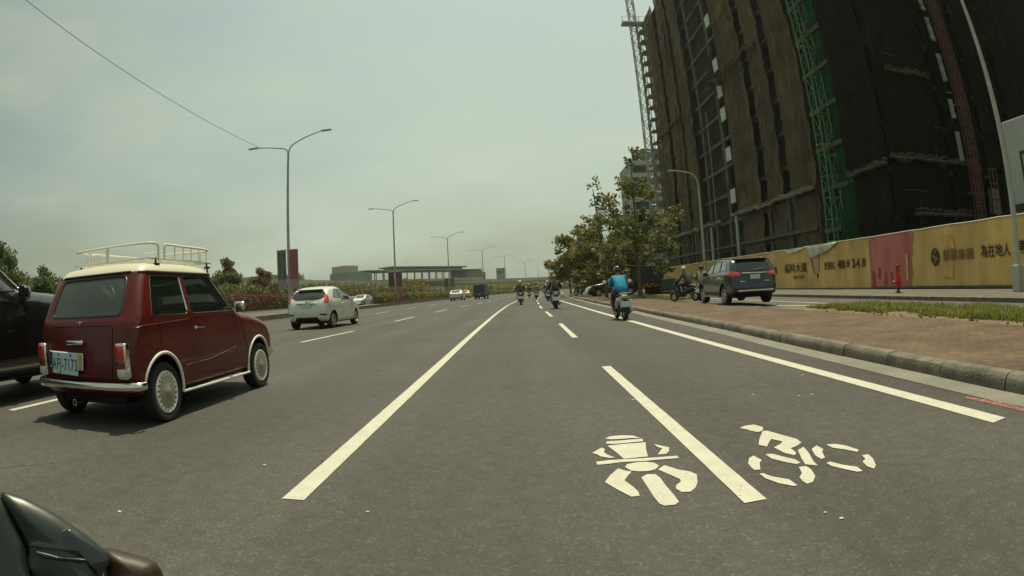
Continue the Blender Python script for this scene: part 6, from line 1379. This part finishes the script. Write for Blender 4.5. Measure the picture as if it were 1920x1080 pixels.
silverp = mat('scooter silver paint', (.30, .29, .25), .35, coat=.6); greyp = mat('scooter grey paint', (.10, .09, .085), .3, coat=.7); blackp = mat('scooter black paint', (.02, .02, .02), .3, coat=.6)
GR = 'scooters in the motorcycle lane'; GP = 'riders in the motorcycle lane'
trs = cloth('dark trousers', (.03, .03, .032))
def pair(lab_s, lab_r, loc, rz, paint, jacket, helmet, trousers=trs, lean=.06, sl=0, box_=None, back=None, k=.93, bulk=1.0, tail='plain', look=0, gr=GR, gp=GP):
    scooter(lab_s, loc, rz, paint, gr, tail, sl, box_, k)
    r_ = rider(lab_r, loc, rz, jacket, trousers, helmet, lean, group=gp, backpack=back, k=k, look=look, bulk=bulk); r_.rotation_euler = (0, sl, rz)
pair('silver scooter on the right edge line, ridden by the person in the bright blue jacket', 'person in a bright blue jacket and black helmet riding the silver scooter', (2.80, 16.6, 0), R(2), silverp, cloth('bright blue jacket', (.008, .27, .44)), mat('black helmet', (.015, .015, .015), .25, coat=.8), lean=.25, sl=0, tail='g', k=.87, bulk=1.32)
pair('dark scooter with white plate in mid lane, ridden by the person in dark brown', 'person in dark brown jacket and grey helmet riding in mid lane', (1.66, 28.9, 0), 0, greyp, cloth('dark brown jacket', (.035, .024, .02)), mat('grey helmet', (.16, .15, .14), .3, coat=.6), k=.94, lean=.08)
pair('black scooter close to the left edge line', 'person in dark green jacket and small white helmet near the left edge line', (0.0, 40.2, 0), 0, blackp, cloth('dark green jacket', (.035, .045, .03)), mat('white helmet', (.62, .60, .52), .3, coat=.6))
pair('delivery scooter with a red cargo box in the middle distance', 'person in yellow green vest riding the delivery scooter', (1.52, 58.5, 0), -R(1), mat('scooter red paint', (.40, .06, .02), .35, coat=.5), cloth('yellow green vest', (.42, .44, .12)), mat('dark helmet', (.05, .05, .045), .4), box_=None, back=cloth('orange bag', (.50, .16, .04)))
pair('dark scooter just left of the dark brown rider, farther away', 'person in grey jacket and pale helmet half hidden by the dark brown rider', (2.15, 47.5, 0), 0, greyp, cloth('grey jacket', (.09, .08, .08)), bpy.data.materials['white helmet'])
pair('small dark scooter beyond the left edge line riders', 'person in grey with a red bag, farthest rider on the left', (1.05, 72, 0), -R(2), blackp, cloth('pale grey jacket', (.16, .15, .15)), bpy.data.materials['grey helmet'], back=cloth('red bag', (.32, .04, .03)))
pair('dark scooter waiting on the pavement, left of the parked black vehicle', 'person in grey with a cream round helmet waiting on a scooter on the pavement', (6.85, 23.9, .13), R(38), blackp, cloth('grey striped top', (.09, .09, .075)), mat('cream helmet', (.60, .52, .32), .3, coat=.6), gr='scooters waiting on the pavement', gp='people waiting on the pavement', k=.84, look=-.4)
pair('pale scooter at the front corner of the parked black vehicle', 'person in a pale shirt on the scooter touching the parked black vehicle', (7.45, 23.6, .13), R(-28), silverp, cloth('pale shirt', (.24, .22, .17)), mat('dark hair helmet', (.02, .018, .015), .5), gr='scooters waiting on the pavement', gp='people waiting on the pavement', k=.84, look=.3)
t0 = scooter('black scooter parked under the far street trees', (6.0, 56.5, .13), R(70), blackp, 'scooters parked under the trees')
# ------------------------------------------------------------------ front panels of the camera rider's own scooter, bottom left
t = thing('scooter', 'dark green scooter cut off by the bottom left corner, black insert and brown panel showing', 'scooter', (-.62, .42, .40))
def fp(px): return Vector(px) - Vector((-.62, .42, .40))
C_ = Vector((0, 0, .98))
DV = {'a': (-.860, .470, -.262), 'b': (-.818, .507, -.273), 'c': (-.797, .536, -.278), 'd': (-.776, .560, -.290), 'e': (-.747, .588, -.311), 'f': (-.721, .608, -.333), 'g': (-.699, .623, -.352), 'h': (-.668, .637, -.384), 'i': (-.669, .627, -.399), 'j': (-.677, .607, -.415), 'k': (-.660, .565, -.48), 'm': (-.773, .491, -.402), 'n': (-.80, .40, -.43), 'o': (-.781, .513, -.355), 'p': (-.728, .597, -.336), 'q': (-.697, .607, -.383), 'r': (-.72, .50, -.48)}
def at(k_, d): v = Vector(DV[k_]); return C_ + v * d
def smooth_panel(outline, nm, m_, bulge=.02, thick=.05, smooth_n=4):
    """a curved moulded panel: outline points, bulging smoothly towards its middle, closed behind"""
    P_ = spline(outline, smooth_n, True); c0 = sum(P_, Vector()) / len(P_); nn = Vector()
    for a, b_ in zip(P_, P_[1:] + P_[:1]): nn += (a - c0).cross(b_ - c0)
    nn.normalize()
    if nn.dot(C_ - c0) < 0: nn = -nn
    q = bmesh.new(); rings = [[q.verts.new(fp(p - nn * thick)) for p in P_]]
    for f in (1.0, .985, .95, .88, .75, .58, .38, .18): rings.append([q.verts.new(fp(c0 + (p - c0) * f + nn * (bulge * (1 - f ** 2.2) ** .55 if f < 1 else 0))) for p in P_])
    k_ = len(P_); cv = q.verts.new(fp(c0 + nn * bulge))
    for A, D_ in zip(rings, rings[1:]):
        for i in range(k_): q.faces.new((A[i], A[(i + 1) % k_], D_[(i + 1) % k_], D_[i]))
    for i in range(k_): q.faces.new((rings[-1][i], rings[-1][(i + 1) % k_], cv))
    q.faces.new(rings[0][::-1])
    return link_mesh(nm, q, m_, t, 60)
def D(x, y, z, d=.8): return C_ + Vector((x, y, z)) * d
up = [at('b', .80), at('c', .80), at('d', .80), at('e', .80), at('f', .80), at('g', .80), at('h', .80), at('i', .80), at('j', .80), at('k', .80), D(-.70, .54, -.47), at('m', .80), at('o', .80), D(-.80, .51, -.315)]
smooth_panel(up, 'upper_panel', MAT['greenfair'], .018)
smooth_panel([at('a', .80), D(-.822, .505, -.277, .798), D(-.803, .511, -.318, .796), D(-.785, .510, -.358, .796), D(-.777, .490, -.40, .796), D(-.75, .47, -.47), D(-.82, .38, -.44), D(-.87, .42, -.35)], 'side_panel', MAT['greenfair'], .015)
smooth_panel([D(-.778, .517, -.356, .785), D(-.752, .560, -.348, .783), D(-.728, .595, -.338, .781), D(-.716, .604, -.345, .781), D(-.690, .621, -.366, .781), D(-.669, .634, -.386, .782), D(-.670, .624, -.40, .782), D(-.683, .604, -.412, .782), D(-.697, .606, -.388, .782), D(-.728, .574, -.378, .783)], 'black_insert', MAT['carblack'], .005, .01, 3)
smooth_panel([D(-.770, .525, -.366, .778), D(-.735, .566, -.381, .777), D(-.702, .598, -.387, .777), D(-.705, .592, -.392, .777), D(-.735, .562, -.389, .777), D(-.762, .527, -.375, .777)], 'trim_strip', MAT['greenfair'], .003, .006, 3)
smooth_panel([D(-.678, .632, -.374, .86), D(-.645, .662, -.383, .86), D(-.61, .686, -.397, .86), D(-.596, .690, -.408, .86), D(-.588, .684, -.428, .86), D(-.59, .66, -.47, .86), D(-.66, .60, -.46, .86), D(-.68, .615, -.41, .86)], 'brown_panel', MAT['brownfair'], .03, .07)
# the rest of that scooter, below and left of the frame: leg shield, fork and front wheel that carry the panels
def lo(q): bmesh.ops.translate(q, verts=q.verts, vec=(.62, -.42, -.40)); return q
q = bmesh.new(); loft(q, [(.20, -.74, .40, .10, .10), (.28, -.73, .44, .14, .14), (.36, -.71, .46, .14, .13), (.42, -.69, .47, .09, .09)], 16); link_mesh('leg_shield', lo(q), MAT['greenfair'], t, 60)
q = bmesh.new(); tube(q, [(-.79, .36, .24), (-.76, .32, .44)], .018, 6); tube(q, [(-.67, .36, .24), (-.69, .32, .44)], .018, 6); link_mesh('fork', lo(q), MAT['steel'], t)
q = bmesh.new(); lathe(q, [(.14, -.035), (.20, -.05), (.228, -.03), (.235, 0), (.228, .03), (.20, .05), (.14, .035)], 24, 'x', (-.73, .36, .235)); link_mesh('tyre', lo(q), MAT['rubber'], t, 40)
q = bmesh.new(); lathe(q, [(.145, -.03), (.03, -.02), (.03, .02), (.145, .03)], 20, 'x', (-.73, .36, .235)); link_mesh('rim', lo(q), MAT['alloy'], t, 40)
# ------------------------------------------------------------------ hazy air
bm = bmesh.new(); box(bm, -700, 700, -150, 1300, -1.2, 62)
hm = bpy.data.materials.new('haze'); hm.use_nodes = True; hn = hm.node_tree.nodes; hn.remove(hn['Principled BSDF'])
pv = hn.new('ShaderNodeVolumePrincipled'); pv.inputs['Density'].default_value = .00022; pv.inputs['Color'].default_value = (.93, .97, .88, 1); pv.inputs['Anisotropy'].default_value = .3
hm.node_tree.links.new(pv.outputs[0], hn['Material Output'].inputs['Volume'])
hz = link_mesh('haze', bm, hm); hz['kind'] = 'stuff'
